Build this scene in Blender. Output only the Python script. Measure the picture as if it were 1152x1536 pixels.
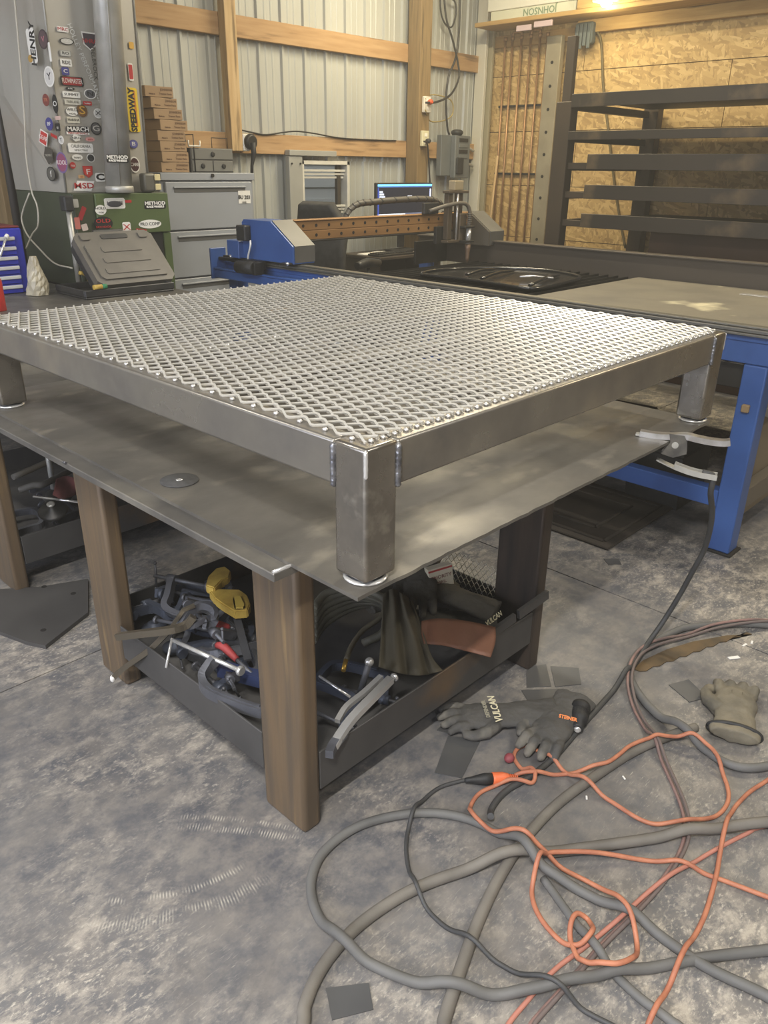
import bpy, bmesh, math, random
import numpy as np
from mathutils import Vector, Matrix, noise
random.seed(7)
for o in list(bpy.data.objects): bpy.data.objects.remove(o, do_unlink=True)
SC = bpy.context.scene
COL = SC.collection
R = math.radians

# ------------------------------------------------------------------ camera
FPX, PITCH, YAW, ROLL = 1165.7, 0.4173, 0.7588, 0.0134
CAM = Vector((-0.8639, -0.8625, 1.5))
_fw = Vector((math.cos(YAW)*math.cos(PITCH), math.sin(YAW)*math.cos(PITCH), -math.sin(PITCH)))
_r0 = Vector((math.sin(YAW), -math.cos(YAW), 0)); _u0 = _r0.cross(_fw)
_r = _r0*math.cos(ROLL) + _u0*math.sin(ROLL); _u = -_r0*math.sin(ROLL) + _u0*math.cos(ROLL)
cd = bpy.data.cameras.new('camera'); cam = bpy.data.objects.new('camera', cd); COL.objects.link(cam)
cd.sensor_fit = 'HORIZONTAL'; cd.sensor_width = 36.0; cd.lens = FPX/1152*36.0
cd.clip_start = 0.05; cd.clip_end = 60
cam.matrix_world = Matrix(((_r.x, _u.x, -_fw.x, CAM.x), (_r.y, _u.y, -_fw.y, CAM.y), (_r.z, _u.z, -_fw.z, CAM.z), (0, 0, 0, 1)))
SC.camera = cam
def B(x, y, ax, v):
    """point of the picture on an axis plane of the room"""
    d = _fw*FPX + _r*(x-576) - _u*(y-768); i = 'xyz'.index(ax)
    return CAM + d*((v-CAM[i])/d[i])

# ------------------------------------------------------------------ world, light, exposure
W = bpy.data.worlds.new('outside'); SC.world = W; W.use_nodes = True
W.node_tree.nodes['Background'].inputs[0].default_value = (.95, .95, .90, 1)
W.node_tree.nodes['Background'].inputs[1].default_value = .7
HAZE = .012        # welding smoke: scattering per metre of the shop air
_v = W.node_tree.nodes.new('ShaderNodeVolumeScatter'); _v.inputs['Density'].default_value = HAZE; _v.inputs['Anisotropy'].default_value = .35; _v.inputs['Color'].default_value = (1, .97, .88, 1)
W.node_tree.links.new(_v.outputs[0], W.node_tree.nodes['World Output'].inputs['Volume'])
_l = bpy.data.lights.new('outside_fill', 'AREA'); _l.shape = 'RECTANGLE'; _l.size = 4; _l.size_y = 1.5; _l.energy = 60; _l.color = (.95, .97, 1)  # area lamp added outside to brighten the clapboard behind the window
_o = bpy.data.objects.new('outside_fill', _l); COL.objects.link(_o); _o.location = (5.2, 5.4, 3.4); _o.rotation_euler = (R(30), 0, 0)
vs = SC.view_settings
vs.view_transform = 'Standard'; vs.look = 'None'; vs.exposure = 0.18; vs.gamma = 1.0; vs.use_curve_mapping = False
CEIL = 3.75
FILL_GLOW = 8.5          # glow of the panels added on the left wall as low daylight fill
# ceiling strip fixtures: (x, y, rotation about z, watts, colour)
COOL = (1, .965, .90); WARM = (1, .86, .58)
STRIPS = [(-1.9, -1.2, 0, 200, COOL), (-1.6, 2.6, 90, 55, COOL), (1.6, -2.3, 0, 45, COOL),
          (2.9, 1.9, 90, 55, (1, .93, .80)), (4.3, 3.2, 90, 75, WARM), (4.8, -.3, 90, 85, WARM)]
for i, (x, y, rz, w, c) in enumerate(STRIPS):
    ld = bpy.data.lights.new('strip_light_glow', 'AREA'); ld.shape = 'RECTANGLE'; ld.size = 1.2; ld.size_y = .12
    ld.energy = w; ld.color = c
    lo = bpy.data.objects.new('strip_light_glow', ld); COL.objects.link(lo)
    lo.location = (x, y, CEIL-.30); lo.rotation_euler = (0, 0, R(rz))

# ------------------------------------------------------------------ colour and materials
def lin(c):
    if max(c) > 1.001: c = [v/255 for v in c]
    return tuple(v/12.92 if v <= .04045 else ((v+.055)/1.055)**2.4 for v in c)+(1,)
MATS = {}
def M(name, c1, rough=.5, metal=0., c2=None, scale=6., detail=5., lo=.35, hi=.65, stretch=(1, 1, 1), bump=0., bscale=None,
      c3=None, s3=1.5, lo3=.5, hi3=.62, rvar=0., emit=0., spec=None, coat=0.):
    """noise-mottled principled material in object space"""
    if name in MATS: return MATS[name]
    m = bpy.data.materials.new(name); m.use_nodes = True; nt = m.node_tree; N = nt.nodes; L = nt.links
    p = N['Principled BSDF']; p.inputs['Roughness'].default_value = rough; p.inputs['Metallic'].default_value = metal
    p.inputs['Base Color'].default_value = lin(c1)
    if spec is not None: p.inputs['Specular IOR Level'].default_value = spec
    if coat: p.inputs['Coat Weight'].default_value = coat
    if c2 is not None or bump:
        tc = N.new('ShaderNodeTexCoord'); mp = N.new('ShaderNodeMapping'); mp.inputs['Scale'].default_value = stretch
        L.new(tc.outputs['Object'], mp.inputs['Vector'])
        nz = N.new('ShaderNodeTexNoise'); nz.inputs['Scale'].default_value = scale; nz.inputs['Detail'].default_value = detail
        L.new(mp.outputs[0], nz.inputs['Vector'])
        rp = N.new('ShaderNodeMapRange'); rp.inputs['From Min'].default_value = lo; rp.inputs['From Max'].default_value = hi
        L.new(nz.outputs[0], rp.inputs['Value'])
        if c2 is not None:
            mx = N.new('ShaderNodeMix'); mx.data_type = 'RGBA'
            mx.inputs['A'].default_value = lin(c1); mx.inputs['B'].default_value = lin(c2)
            L.new(rp.outputs[0], mx.inputs['Factor']); out = mx.outputs['Result']
            if c3 is not None:
                n3 = N.new('ShaderNodeTexNoise'); n3.inputs['Scale'].default_value = s3; n3.inputs['Detail'].default_value = 6
                L.new(mp.outputs[0], n3.inputs['Vector'])
                r3 = N.new('ShaderNodeMapRange'); r3.inputs['From Min'].default_value = lo3; r3.inputs['From Max'].default_value = hi3
                L.new(n3.outputs[0], r3.inputs['Value'])
                m3 = N.new('ShaderNodeMix'); m3.data_type = 'RGBA'; m3.inputs['B'].default_value = lin(c3)
                L.new(out, m3.inputs['A']); L.new(r3.outputs[0], m3.inputs['Factor']); out = m3.outputs['Result']
            L.new(out, p.inputs['Base Color'])
        if rvar:
            rr = N.new('ShaderNodeMapRange'); rr.inputs['To Min'].default_value = max(.03, rough-rvar); rr.inputs['To Max'].default_value = rough+rvar
            L.new(rp.outputs[0], rr.inputs['Value']); L.new(rr.outputs[0], p.inputs['Roughness'])
        if bump:
            nb = nz
            if bscale:
                nb = N.new('ShaderNodeTexNoise'); nb.inputs['Scale'].default_value = bscale; nb.inputs['Detail'].default_value = 4
                L.new(mp.outputs[0], nb.inputs['Vector'])
            b = N.new('ShaderNodeBump'); b.inputs['Strength'].default_value = bump; b.inputs['Distance'].default_value = .004
            L.new(nb.outputs[0], b.inputs['Height']); L.new(b.outputs[0], p.inputs['Normal'])
    if emit:
        p.inputs['Emission Color'].default_value = lin(c1); p.inputs['Emission Strength'].default_value = emit
    MATS[name] = m
    return m
def wood(name, c1, c2, axis=0, scale=3.):
    st = [14, 14, 14]; st[axis] = 1.2
    return M(name, c1, .75, 0, c2, scale, 6, .3, .7, tuple(st), .25, None, tuple(v*.72 for v in c2), 1.3, .6, .7)
mSTEEL = M('ground_steel', (156, 150, 140), .30, .88, (124, 119, 111), 9, 6, .35, .65, (1, 1, 1), .06, 60, (178, 172, 158), 14, .58, .72, .10)
mSTEELV = M('mill_steel', (152, 147, 137), .32, .75, (126, 122, 116), 7, 6, .3, .7, (1, 1, 1), .05, 70, (160, 152, 138), 4, .56, .72, .08)
mBRIGHT = M('bright_steel', (222, 221, 218), .22, .65, (208, 206, 202), 5, 2, .3, .7)
mWELD = M('weld_bead', (150, 150, 152), .34, .8, (108, 108, 112), 60, 3, .35, .65, bump=.5, bscale=120)
mPLATE = M('dark_plate', (100, 97, 92), .45, .3, (74, 72, 69), 5, 8, .32, .68, (1, 1, 1), .06, 50, (128, 123, 112), 2.2, .52, .68, .14)
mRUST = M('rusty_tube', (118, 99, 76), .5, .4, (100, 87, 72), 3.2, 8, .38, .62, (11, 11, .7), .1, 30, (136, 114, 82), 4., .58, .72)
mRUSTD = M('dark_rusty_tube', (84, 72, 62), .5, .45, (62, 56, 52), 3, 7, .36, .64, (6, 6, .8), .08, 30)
mRAIL = M('shelf_angle', (92, 90, 88), .5, .5, (76, 75, 74), 6, 6, .3, .7, (1, 1, 1), .05, 40, (122, 98, 70), 2.5, .60, .74)
mBLACK = M('black_rubber', (30, 30, 31), .6, 0, (42, 42, 42), 30, 3)
mBLKPL = M('black_plastic', (38, 38, 39), .45, 0, (52, 51, 49), 12, 4)
mDKMET = M('dark_metal', (58, 56, 53), .5, .5, (44, 43, 42), 6, 5, rvar=.08)
mBLUE = M('blue_paint', (60, 94, 156), .38, 0, (50, 80, 138), 4, 5, .3, .7, (1, 1, 1), .03, 40)
mBLUED = M('navy_paint', (34, 50, 84), .45, 0, (28, 42, 70), 4, 5)
mGREYPT = M('grey_paint', (154, 158, 164), .45, 0, (145, 149, 154), 2, 4, .3, .7)
mGREEN = M('green_paint', (86, 102, 60), .5, 0, (74, 88, 52), 3, 5, .3, .7)
mGREEND = M('dark_green_paint', (62, 70, 48), .5, 0, (52, 58, 42), 3, 5, .3, .7)
mGALV = M('galvanised', (182, 180, 172), .42, .45, (166, 164, 156), 9, 3, .4, .6)
mWHITE = M('white_print', (228, 226, 220), .5)
mYEL = M('yellow_plastic', (196, 166, 78), .5, 0, (168, 138, 62), 20, 3)
mRED = M('red_paint', (178, 44, 38), .4, 0, (150, 36, 32), 10, 3)
mORANGE = M('orange_cord', (184, 120, 90), .6, 0, (160, 100, 76), 26, 4, .35, .65)
mCARD = M('cardboard', (166, 140, 108), .85, 0, (154, 128, 98), 5, 5)
mGLASS = None
def paint(c, rough=.5, metal=0.):
    return M('paint_%d_%d_%d_%d' % (c[0], c[1], c[2], int(rough*100)), c, rough, metal)

# ------------------------------------------------------------------ mesh building
def catmull(pts, n=6, closed=False):
    P = [Vector(p) for p in pts]; out = []
    m = len(P)
    rng = range(m if closed else m-1)
    for i in rng:
        p1, p2 = P[i], P[(i+1) % m]
        p0 = P[i-1] if (closed or i > 0) else p1*2-p2
        p3 = P[(i+2) % m] if (closed or i+2 < m) else p2*2-p1
        for k in range(n):
            t = k/n
            out.append(.5*((2*p1)+(p2-p0)*t+(2*p0-5*p1+4*p2-p3)*t*t+(3*p1-p0-3*p2+p3)*t*t*t))
    if not closed: out.append(P[-1])
    return out
def frame_of(z):
    z = Vector(z).normalized(); x = Vector((0, 0, 1)).cross(z)
    if x.length < 1e-4: x = Vector((1, 0, 0))
    x.normalize(); return x, z.cross(x), z
class G:
    def __init__(s): s.bm = bmesh.new()
    def _tr(s, vs, T):
        if T is not None: bmesh.ops.transform(s.bm, matrix=T, verts=vs)
    def box(s, a, b, bev=0., T=None, seg=1):
        a = Vector(a); b = Vector(b)
        r = bmesh.ops.create_cube(s.bm, size=1, matrix=Matrix.Translation((a+b)/2) @ Matrix.Diagonal((*[max(abs(v), 1e-5) for v in (b-a)], 1)))
        vs = r['verts']
        if bev:
            es = list({e for v in vs for e in v.link_edges})
            r2 = bmesh.ops.bevel(s.bm, geom=es, offset=bev, segments=seg, affect='EDGES', profile=.5)
            vs = list({v for f in r2['faces'] for v in f.verts} | {v for v in vs if v.is_valid})
            if seg > 1:
                for f in r2['faces']:
                    f.normal_update(); f.smooth = max(abs(c) for c in f.normal) < .999
        s._tr(vs, T); return s
    def cyl(s, p, q, r, r2=None, n=16, smooth=True):
        p = Vector(p); q = Vector(q); x, y, z = frame_of(q-p)
        r2 = r if r2 is None else r2
        A = [s.bm.verts.new(p+(x*math.cos(t)+y*math.sin(t))*r) for t in [2*math.pi*i/n for i in range(n)]]
        C = [s.bm.verts.new(q+(x*math.cos(t)+y*math.sin(t))*r2) for t in [2*math.pi*i/n for i in range(n)]]
        for i in range(n):
            f = s.bm.faces.new((A[i], A[(i+1) % n], C[(i+1) % n], C[i])); f.smooth = smooth
        s.bm.faces.new(A[::-1]); s.bm.faces.new(C); return s
    def tube(s, pts, r, n=8, sub=0, caps=True, flat=1.):
        P = catmull(pts, sub) if sub else [Vector(p) for p in pts]
        rs = r if isinstance(r, (list, tuple)) else None
        rings = []; prev = None
        for i, p in enumerate(P):
            d = (P[min(i+1, len(P)-1)]-P[max(i-1, 0)])
            if d.length < 1e-9: d = Vector((0, 0, 1))
            d.normalize()
            if prev is None: x, y, _ = frame_of(d)
            else:
                x = prev-d*prev.dot(d)
                if x.length < 1e-6: x, y, _ = frame_of(d)
                x.normalize(); y = d.cross(x)
            prev = x
            rad = r
            if rs:
                u = i/max(1, len(P)-1)*(len(rs)-1); k = min(int(u), len(rs)-2); rad = rs[k]*(1-(u-k))+rs[k+1]*(u-k)
            rings.append([s.bm.verts.new(p+(x*math.cos(t)+y*math.sin(t)*flat)*rad) for t in [2*math.pi*j/n for j in range(n)]])
        for a, b in zip(rings, rings[1:]):
            for j in range(n):
                f = s.bm.faces.new((a[j], a[(j+1) % n], b[(j+1) % n], b[j])); f.smooth = True
        if caps: s.bm.faces.new(rings[0][::-1]); s.bm.faces.new(rings[-1])
        return s
    def prism(s, poly, axis, t0, t1, T=None):
        """poly: 2-D outline in the two other axes (cyclic order); extruded t0..t1 along axis"""
        def mk(p, t): return Vector({'x': (t, p[0], p[1]), 'y': (p[0], t, p[1]), 'z': (p[0], p[1], t)}[axis])
        A = [s.bm.verts.new(mk(p, t0)) for p in poly]; C = [s.bm.verts.new(mk(p, t1)) for p in poly]; n = len(poly)
        s.bm.faces.new(A[::-1]); s.bm.faces.new(C)
        for i in range(n): s.bm.faces.new((A[i], A[(i+1) % n], C[(i+1) % n], C[i]))
        s._tr(A+C, T); return s
    def lathe(s, prof, o=(0, 0, 0), d=(0, 0, 1), n=20, smooth=True):
        o = Vector(o); x, y, z = frame_of(d); rings = []
        for r, h in prof: rings.append([s.bm.verts.new(o+z*h+(x*math.cos(t)+y*math.sin(t))*max(r, 1e-5)) for t in [2*math.pi*j/n for j in range(n)]])
        for a, b in zip(rings, rings[1:]):
            for j in range(n):
                f = s.bm.faces.new((a[j], a[(j+1) % n], b[(j+1) % n], b[j])); f.smooth = smooth
        s.bm.faces.new(rings[0][::-1]); s.bm.faces.new(rings[-1]); return s
    def ell(s, c, r, T=None, u=16, v=10):
        rr = bmesh.ops.create_uvsphere(s.bm, u_segments=u, v_segments=v, radius=1)
        m = Matrix.Translation(c) @ (T if T is not None else Matrix.Identity(4)) @ Matrix.Diagonal((r[0], r[1], r[2], 1))
        bmesh.ops.transform(s.bm, matrix=m, verts=rr['verts'])
        for f in {f for w in rr['verts'] for f in w.link_faces}: f.smooth = True
        return s
    def sheet(s, grid, th=.002, n=4, smooth=True):
        """surface through a grid of control points, thickened along its normal"""
        rows = [catmull(r, n) for r in grid]
        cols = [catmull([r[j] for r in rows], n) for j in range(len(rows[0]))]
        U = len(cols[0]); V = len(cols)
        P = [[cols[j][i] for j in range(V)] for i in range(U)]
        top = []; bot = []
        for i in range(U):
            a = []; b = []
            for j in range(V):
                du = P[min(i+1, U-1)][j]-P[max(i-1, 0)][j]; dv = P[i][min(j+1, V-1)]-P[i][max(j-1, 0)]
                nn = du.cross(dv); nn = nn.normalized() if nn.length > 1e-12 else Vector((0, 0, 1))
                a.append(s.bm.verts.new(P[i][j]+nn*th/2)); b.append(s.bm.verts.new(P[i][j]-nn*th/2))
            top.append(a); bot.append(b)
        def q(*v):
            f = s.bm.faces.new(v); f.smooth = smooth
        for i in range(U-1):
            for j in range(V-1):
                q(top[i][j], top[i+1][j], top[i+1][j+1], top[i][j+1]); q(bot[i][j], bot[i][j+1], bot[i+1][j+1], bot[i+1][j])
        for i in range(U-1):
            q(top[i][0], bot[i][0], bot[i+1][0], top[i+1][0]); q(top[i][-1], top[i+1][-1], bot[i+1][-1], bot[i][-1])
        for j in range(V-1):
            q(top[0][j], top[0][j+1], bot[0][j+1], bot[0][j]); q(top[-1][j], bot[-1][j], bot[-1][j+1], top[-1][j+1])
        return s
    def xf(s, T): bmesh.ops.transform(s.bm, matrix=T, verts=s.bm.verts[:]); return s
    def done(s, name, mat, parent=None, label=None, cat=None, group=None, kind=None, fix=True, keep=False):
        bm = s.bm
        if fix: bmesh.ops.recalc_face_normals(bm, faces=bm.faces[:])
        loc = Vector((0, 0, 0))
        if parent is not None and not keep:
            bmesh.ops.transform(bm, matrix=PM[parent.name].inverted(), verts=bm.verts[:])
        elif parent is None:
            xs = [v.co for v in bm.verts]
            loc = Vector(((min(v.x for v in xs)+max(v.x for v in xs))/2, (min(v.y for v in xs)+max(v.y for v in xs))/2, min(v.z for v in xs)))
            bmesh.ops.translate(bm, vec=-loc, verts=bm.verts[:])
        me = bpy.data.meshes.new(name); bm.to_mesh(me); bm.free(); me.materials.append(mat)
        return link(name, me, parent, loc, label, cat, group, kind)
PM = {}
def link(name, me, parent=None, loc=(0, 0, 0), label=None, cat=None, group=None, kind=None):
    o = bpy.data.objects.new(name, me); COL.objects.link(o); o.location = loc
    PM[o.name] = Matrix.Translation(loc)
    if parent is not None:
        o.parent = parent; PM[o.name] = PM[parent.name] @ PM[o.name]
    if label: o['label'] = label
    if cat: o['category'] = cat
    if group: o['group'] = group
    if kind: o['kind'] = kind
    return o
def thing(name, label, cat, loc, rz=0., group=None, T=None):
    o = bpy.data.objects.new(name, None); COL.objects.link(o); o.empty_display_size = .05
    m = T if T is not None else Matrix.Translation(loc) @ Matrix.Rotation(rz, 4, 'Z')
    o.matrix_world = m; PM[o.name] = m.copy()
    o['label'] = label; o['category'] = cat
    if group: o['group'] = group
    return o
def structure(name, parent=None, loc=(0, 0, 0)):
    o = bpy.data.objects.new(name, None); COL.objects.link(o); o.location = loc; PM[o.name] = Matrix.Translation(loc)
    o['kind'] = 'structure'; return o
def dup(root, T, label=None, group=None):
    """a copy of a thing with copies of its parts and sub-parts"""
    r = root.copy(); COL.objects.link(r); r.matrix_world = T; PM[r.name] = T.copy()
    if label: r['label'] = label
    if group: r['group'] = group
    for ch in [c for c in bpy.data.objects if c.parent == root]:
        c = ch.copy(); COL.objects.link(c); c.parent = r
        for g in [k for k in bpy.data.objects if k.parent == ch]:
            d = g.copy(); COL.objects.link(d); d.parent = c
    return r
def text(body, size, T, mat, parent, name='lettering', squash=1., bold=0.):
    cu = bpy.data.curves.new('txt', 'FONT'); cu.body = body; cu.size = size; cu.align_x = 'CENTER'; cu.align_y = 'CENTER'
    cu.resolution_u = 2; cu.extrude = .0004; cu.offset = bold
    ob = bpy.data.objects.new('txt', cu); COL.objects.link(ob)
    dg = bpy.context.evaluated_depsgraph_get()
    me = bpy.data.meshes.new_from_object(ob.evaluated_get(dg)); bpy.data.objects.remove(ob, do_unlink=True)
    me.transform(PM[parent.name].inverted() @ T @ Matrix.Diagonal((squash, 1, 1, 1)))
    me.materials.clear(); me.materials.append(mat)
    return link(name, me, parent)
def basis(o, right, up):
    right = Vector(right).normalized(); up = Vector(up); up = (up-right*up.dot(right)).normalized(); nn = right.cross(up)
    return Matrix(((right.x, up.x, nn.x, o[0]), (right.y, up.y, nn.y, o[1]), (right.z, up.z, nn.z, o[2]), (0, 0, 0, 1)))
# ================================================================== the room
YW, XW, X0, Y0 = 4.54, 6.15, -4.2, -4.2
# ---- floor: dark trowelled concrete, scuffed pale where it is worn
def floor_mat():
    m = bpy.data.materials.new('worn_concrete'); m.use_nodes = True; nt = m.node_tree; N = nt.nodes; L = nt.links
    p = N['Principled BSDF']
    tc = N.new('ShaderNodeTexCoord')
    def nz(scale, detail, st=(1, 1, 1), rot=0, dist=0., rough=.6):
        mp = N.new('ShaderNodeMapping'); mp.inputs['Scale'].default_value = st; mp.inputs['Rotation'].default_value = (0, 0, R(rot))
        L.new(tc.outputs['Object'], mp.inputs['Vector'])
        n = N.new('ShaderNodeTexNoise'); n.inputs['Scale'].default_value = scale; n.inputs['Detail'].default_value = detail
        n.inputs['Roughness'].default_value = rough; n.inputs['Distortion'].default_value = dist
        L.new(mp.outputs[0], n.inputs['Vector']); return n.outputs[0]
    def mr(v, a, b, c=0., d=1.):
        r = N.new('ShaderNodeMapRange'); r.inputs[1].default_value = a; r.inputs[2].default_value = b; r.inputs[3].default_value = c; r.inputs[4].default_value = d
        L.new(v, r.inputs[0]); return r.outputs[0]
    def mth(op, a, b):
        k = N.new('ShaderNodeMath'); k.operation = op
        for i, v in enumerate((a, b)):
            if isinstance(v, (int, float)): k.inputs[i].default_value = v
            else: L.new(v, k.inputs[i])
        return k.outputs[0]
    def mix(f, a, b):
        k = N.new('ShaderNodeMix'); k.data_type = 'RGBA'
        for nme, v in (('A', a), ('B', b)):
            if isinstance(v, tuple): k.inputs[nme].default_value = v
            else: L.new(v, k.inputs[nme])
        L.new(f, k.inputs['Factor']); return k.outputs['Result']
    base = mix(mr(nz(1.1, 7), .36, .64), lin((80, 81, 86)), lin((104, 103, 103)))
    base = mix(mr(nz(9, 9, rough=.72), .42, .60), base, lin((116, 112, 108)))
    patch = mr(nz(.8, 4, dist=.8), .44, .60)                        # where traffic has polished the floor pale
    scuff = mth('MULTIPLY', mr(nz(13, 12, (1, 1.5, 1), 25, .25, .74), .47, .62), mr(patch, 0, 1, .15, 1.))
    base = mix(scuff, base, lin((168, 160, 148)))
    fine = mth('MULTIPLY', mr(nz(60, 8, (1, 1.8, 1), 40, .2, .7), .54, .66), patch)
    base = mix(fine, base, lin((188, 180, 166)))
    scr = mth('MULTIPLY', mr(nz(30, 8, (1, 7, 1), 62, .3, .7), .58, .68), mr(nz(1.6, 3), .48, .60))
    base = mix(mth('MULTIPLY', scr, .7), base, lin((180, 174, 162)))
    # short parallel chatter marks dragged round in arcs by the table leg
    sp = N.new('ShaderNodeSeparateXYZ'); L.new(tc.outputs['Object'], sp.inputs[0])
    def circle(p, q, r):
        ax_, ay_ = p; bx_, by_ = q; cx_, cy_ = r
        d_ = 2*(ax_*(by_-cy_)+bx_*(cy_-ay_)+cx_*(ay_-by_))
        ux = ((ax_**2+ay_**2)*(by_-cy_)+(bx_**2+by_**2)*(cy_-ay_)+(cx_**2+cy_**2)*(ay_-by_))/d_
        uy = ((ax_**2+ay_**2)*(cx_-bx_)+(bx_**2+by_**2)*(ax_-cx_)+(cx_**2+cy_**2)*(bx_-ax_))/d_
        return ux, uy, math.hypot(ax_-ux, ay_-uy)
    for (p_, q_, r_, w, off) in (((-.158, .489), (-.06, .375), (.026, .237), .010, 0), ((-.158, .489), (-.06, .375), (.026, .237), .007, .03), ((-.438, .39), (-.29, .272), (-.09, .208), .016, 0), ((-.40, .43), (-.27, .33), (-.12, .28), .008, 0)):
        cx, cy, r0 = circle(p_, q_, r_); mxv = Vector((q_[0]-cx, q_[1]-cy)).normalized()
        half = max(abs(mxv.angle(Vector((v_[0]-cx, v_[1]-cy)))) for v_ in (p_, r_))
        dx = mth('SUBTRACT', sp.outputs[0], cx); dy = mth('SUBTRACT', sp.outputs[1], cy)
        rad = mth('SQRT', mth('ADD', mth('MULTIPLY', dx, dx), mth('MULTIPLY', dy, dy)), 0)
        dot = mth('ADD', mth('MULTIPLY', dx, mxv.x), mth('MULTIPLY', dy, mxv.y)); crs = mth('SUBTRACT', mth('MULTIPLY', dx, mxv.y), mth('MULTIPLY', dy, mxv.x))
        ang = mth('ARCTAN2', crs, dot)
        band = mr(mth('ABSOLUTE', mth('SUBTRACT', mth('ADD', rad, mth('MULTIPLY', nz(14, 3), .02)), r0+off+.01), 0), w*1.5, w*.3)
        seg = mr(mth('ABSOLUTE', ang, 0), half, half*.8)
        teeth = mr(mth('SINE', mth('ADD', mth('MULTIPLY', ang, 900*r0), mth('MULTIPLY', nz(20, 2), 3.)), 0), -.2, .5)
        k = mth('MULTIPLY', mth('MULTIPLY', band, seg), mth('MULTIPLY', teeth, mr(nz(22, 5), .44, .58)))
        base = mix(mth('MULTIPLY', k, .62), base, lin((190, 184, 170)))
    stain = mr(nz(2.3, 5, dist=1.), .56, .72)
    base = mix(mth('MULTIPLY', stain, .55), base, lin((66, 66, 70)))
    L.new(base, p.inputs['Base Color'])
    L.new(mr(nz(7, 6), .3, .7, .42, .62), p.inputs['Roughness'])
    b = N.new('ShaderNodeBump'); b.inputs['Strength'].default_value = .18; b.inputs['Distance'].default_value = .003
    L.new(nz(45, 6), b.inputs['Height']); L.new(b.outputs[0], p.inputs['Normal'])
    return m
fl = structure('floor')
mFLOOR = floor_mat()
# slabs meet at sawn joints
jx = [X0, 1.66, 4.1, XW+.05]; jy = [Y0, 1.345, YW+.1]
for i in range(len(jx)-1):
    for j in range(len(jy)-1):
        g = G(); gap = .003
        g.box((jx[i]+gap, jy[j]+gap, -.10), (jx[i+1]-gap, jy[j+1]-gap, 0)); g.done('slab', mFLOOR, fl, keep=True)
G().box((X0, Y0, -.2), (XW+.05, YW+.1, -.10)).done('bed', M('joint_dirt', (60, 58, 56), .9), fl)

# ---- profiled steel siding on the far wall, in sheets with standing ribs, opening left for the window
mSIDE = M('siding', (180, 182, 177), .38, .12, (170, 172, 167), 1.2, 4, .3, .7, (4, 1, .5), .04, 8)
wb = structure('wall_back')
WIN = (3.70, 4.24, .95, 1.545)      # x0 x1 z0 z1
def siding_profile(x0, x1):
    out = [(x0, 0)]
    x = x0
    while x < x1-.01:
        for dx, d in ((.016, 0), (.026, .019), (.044, .019), (.054, 0), (.098, 0), (.104, .004), (.116, .004), (.122, 0), (.160, 0), (.166, .004), (.178, .004), (.184, 0), (.2286, 0)):
            if x+dx <= x1+1e-6: out.append((x+dx, d))
        x += .2286
    return out
def siding(x0, x1, z0, z1):
    g = G(); pr = siding_profile(x0, x1); a = []; b = []
    for x, d in pr:
        a.append((g.bm.verts.new((x, YW-d, z0)), g.bm.verts.new((x, YW-d, z1))))
        b.append((g.bm.verts.new((x, YW+.03, z0)), g.bm.verts.new((x, YW+.03, z1))))
    for i in range(len(pr)-1):
        g.bm.faces.new((a[i][0], a[i+1][0], a[i+1][1], a[i][1])); g.bm.faces.new((b[i][0], b[i][1], b[i+1][1], b[i+1][0]))
        g.bm.faces.new((a[i][1], a[i+1][1], b[i+1][1], b[i][1])); g.bm.faces.new((a[i][0], b[i][0], b[i+1][0], a[i+1][0]))
    for k in (0, -1): g.bm.faces.new((a[k][0], a[k][1], b[k][1], b[k][0]))
    g.done('siding_sheet', mSIDE, wb)
xs = [X0+.9144*i for i in range(13)]
for i in range(len(xs)-1):
    a, b = xs[i], min(xs[i+1], XW-.002)
    if b <= a: continue
    if b > WIN[0] and a < WIN[1]:
        for (p, q, z0, z1) in ((a, b, 0, WIN[2]), (a, b, WIN[3], CEIL)): siding(p, q, z0, z1)
        if a < WIN[0]-.01: siding(a, WIN[0], WIN[2], WIN[3])
        if b > WIN[1]+.01: siding(WIN[1], b, WIN[2], WIN[3])
    else: siding(a, b, 0, CEIL)
mGIRT = wood('girt_wood', (180, 148, 108), (160, 126, 86), 0, 2.6)
mSTUD = wood('stud_wood', (196, 170, 128), (176, 146, 102), 2, 2.6)
mPOST = wood('post_wood', (140, 118, 82), (118, 98, 66), 2, 2.6)
def timber(nm, a, b, mat, par=wb): G().box(a, b, .003).done(nm, mat, par)
for z0, z1 in ((2.355, 2.497), (1.585, 1.727), (.32, .46), (3.15, 3.29)):
    x = X0
    while x < XW-.05:
        e = min(x+3.66, XW-.03); 
        if z1 < 1 and False: pass
        timber('girt', (x+.002, 4.482, z0), (e-.002, 4.519, z1), mGIRT); x = e
for x in (1.215, 5.0): timber('post', (x, 4.335, 0), (x+.15, 4.480, CEIL), mPOST)
timber('stud', (2.985, 4.40, 1.60), (3.085, 4.480, CEIL), mSTUD)
timber('scab_board', (1.235, 4.295, 1.72), (1.35, 4.333, CEIL), mSTUD)
G().box((6.02, 4.40, 0), (6.06, 4.519, CEIL), .004).done('corner_trim', M('trim_white', (196, 192, 176), .5), wb)
G().box((6.075, 4.36, 0), (6.11, 4.519, CEIL), .004).done('corner_board', M('trim_grey', (150, 142, 116), .6), wb)

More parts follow.
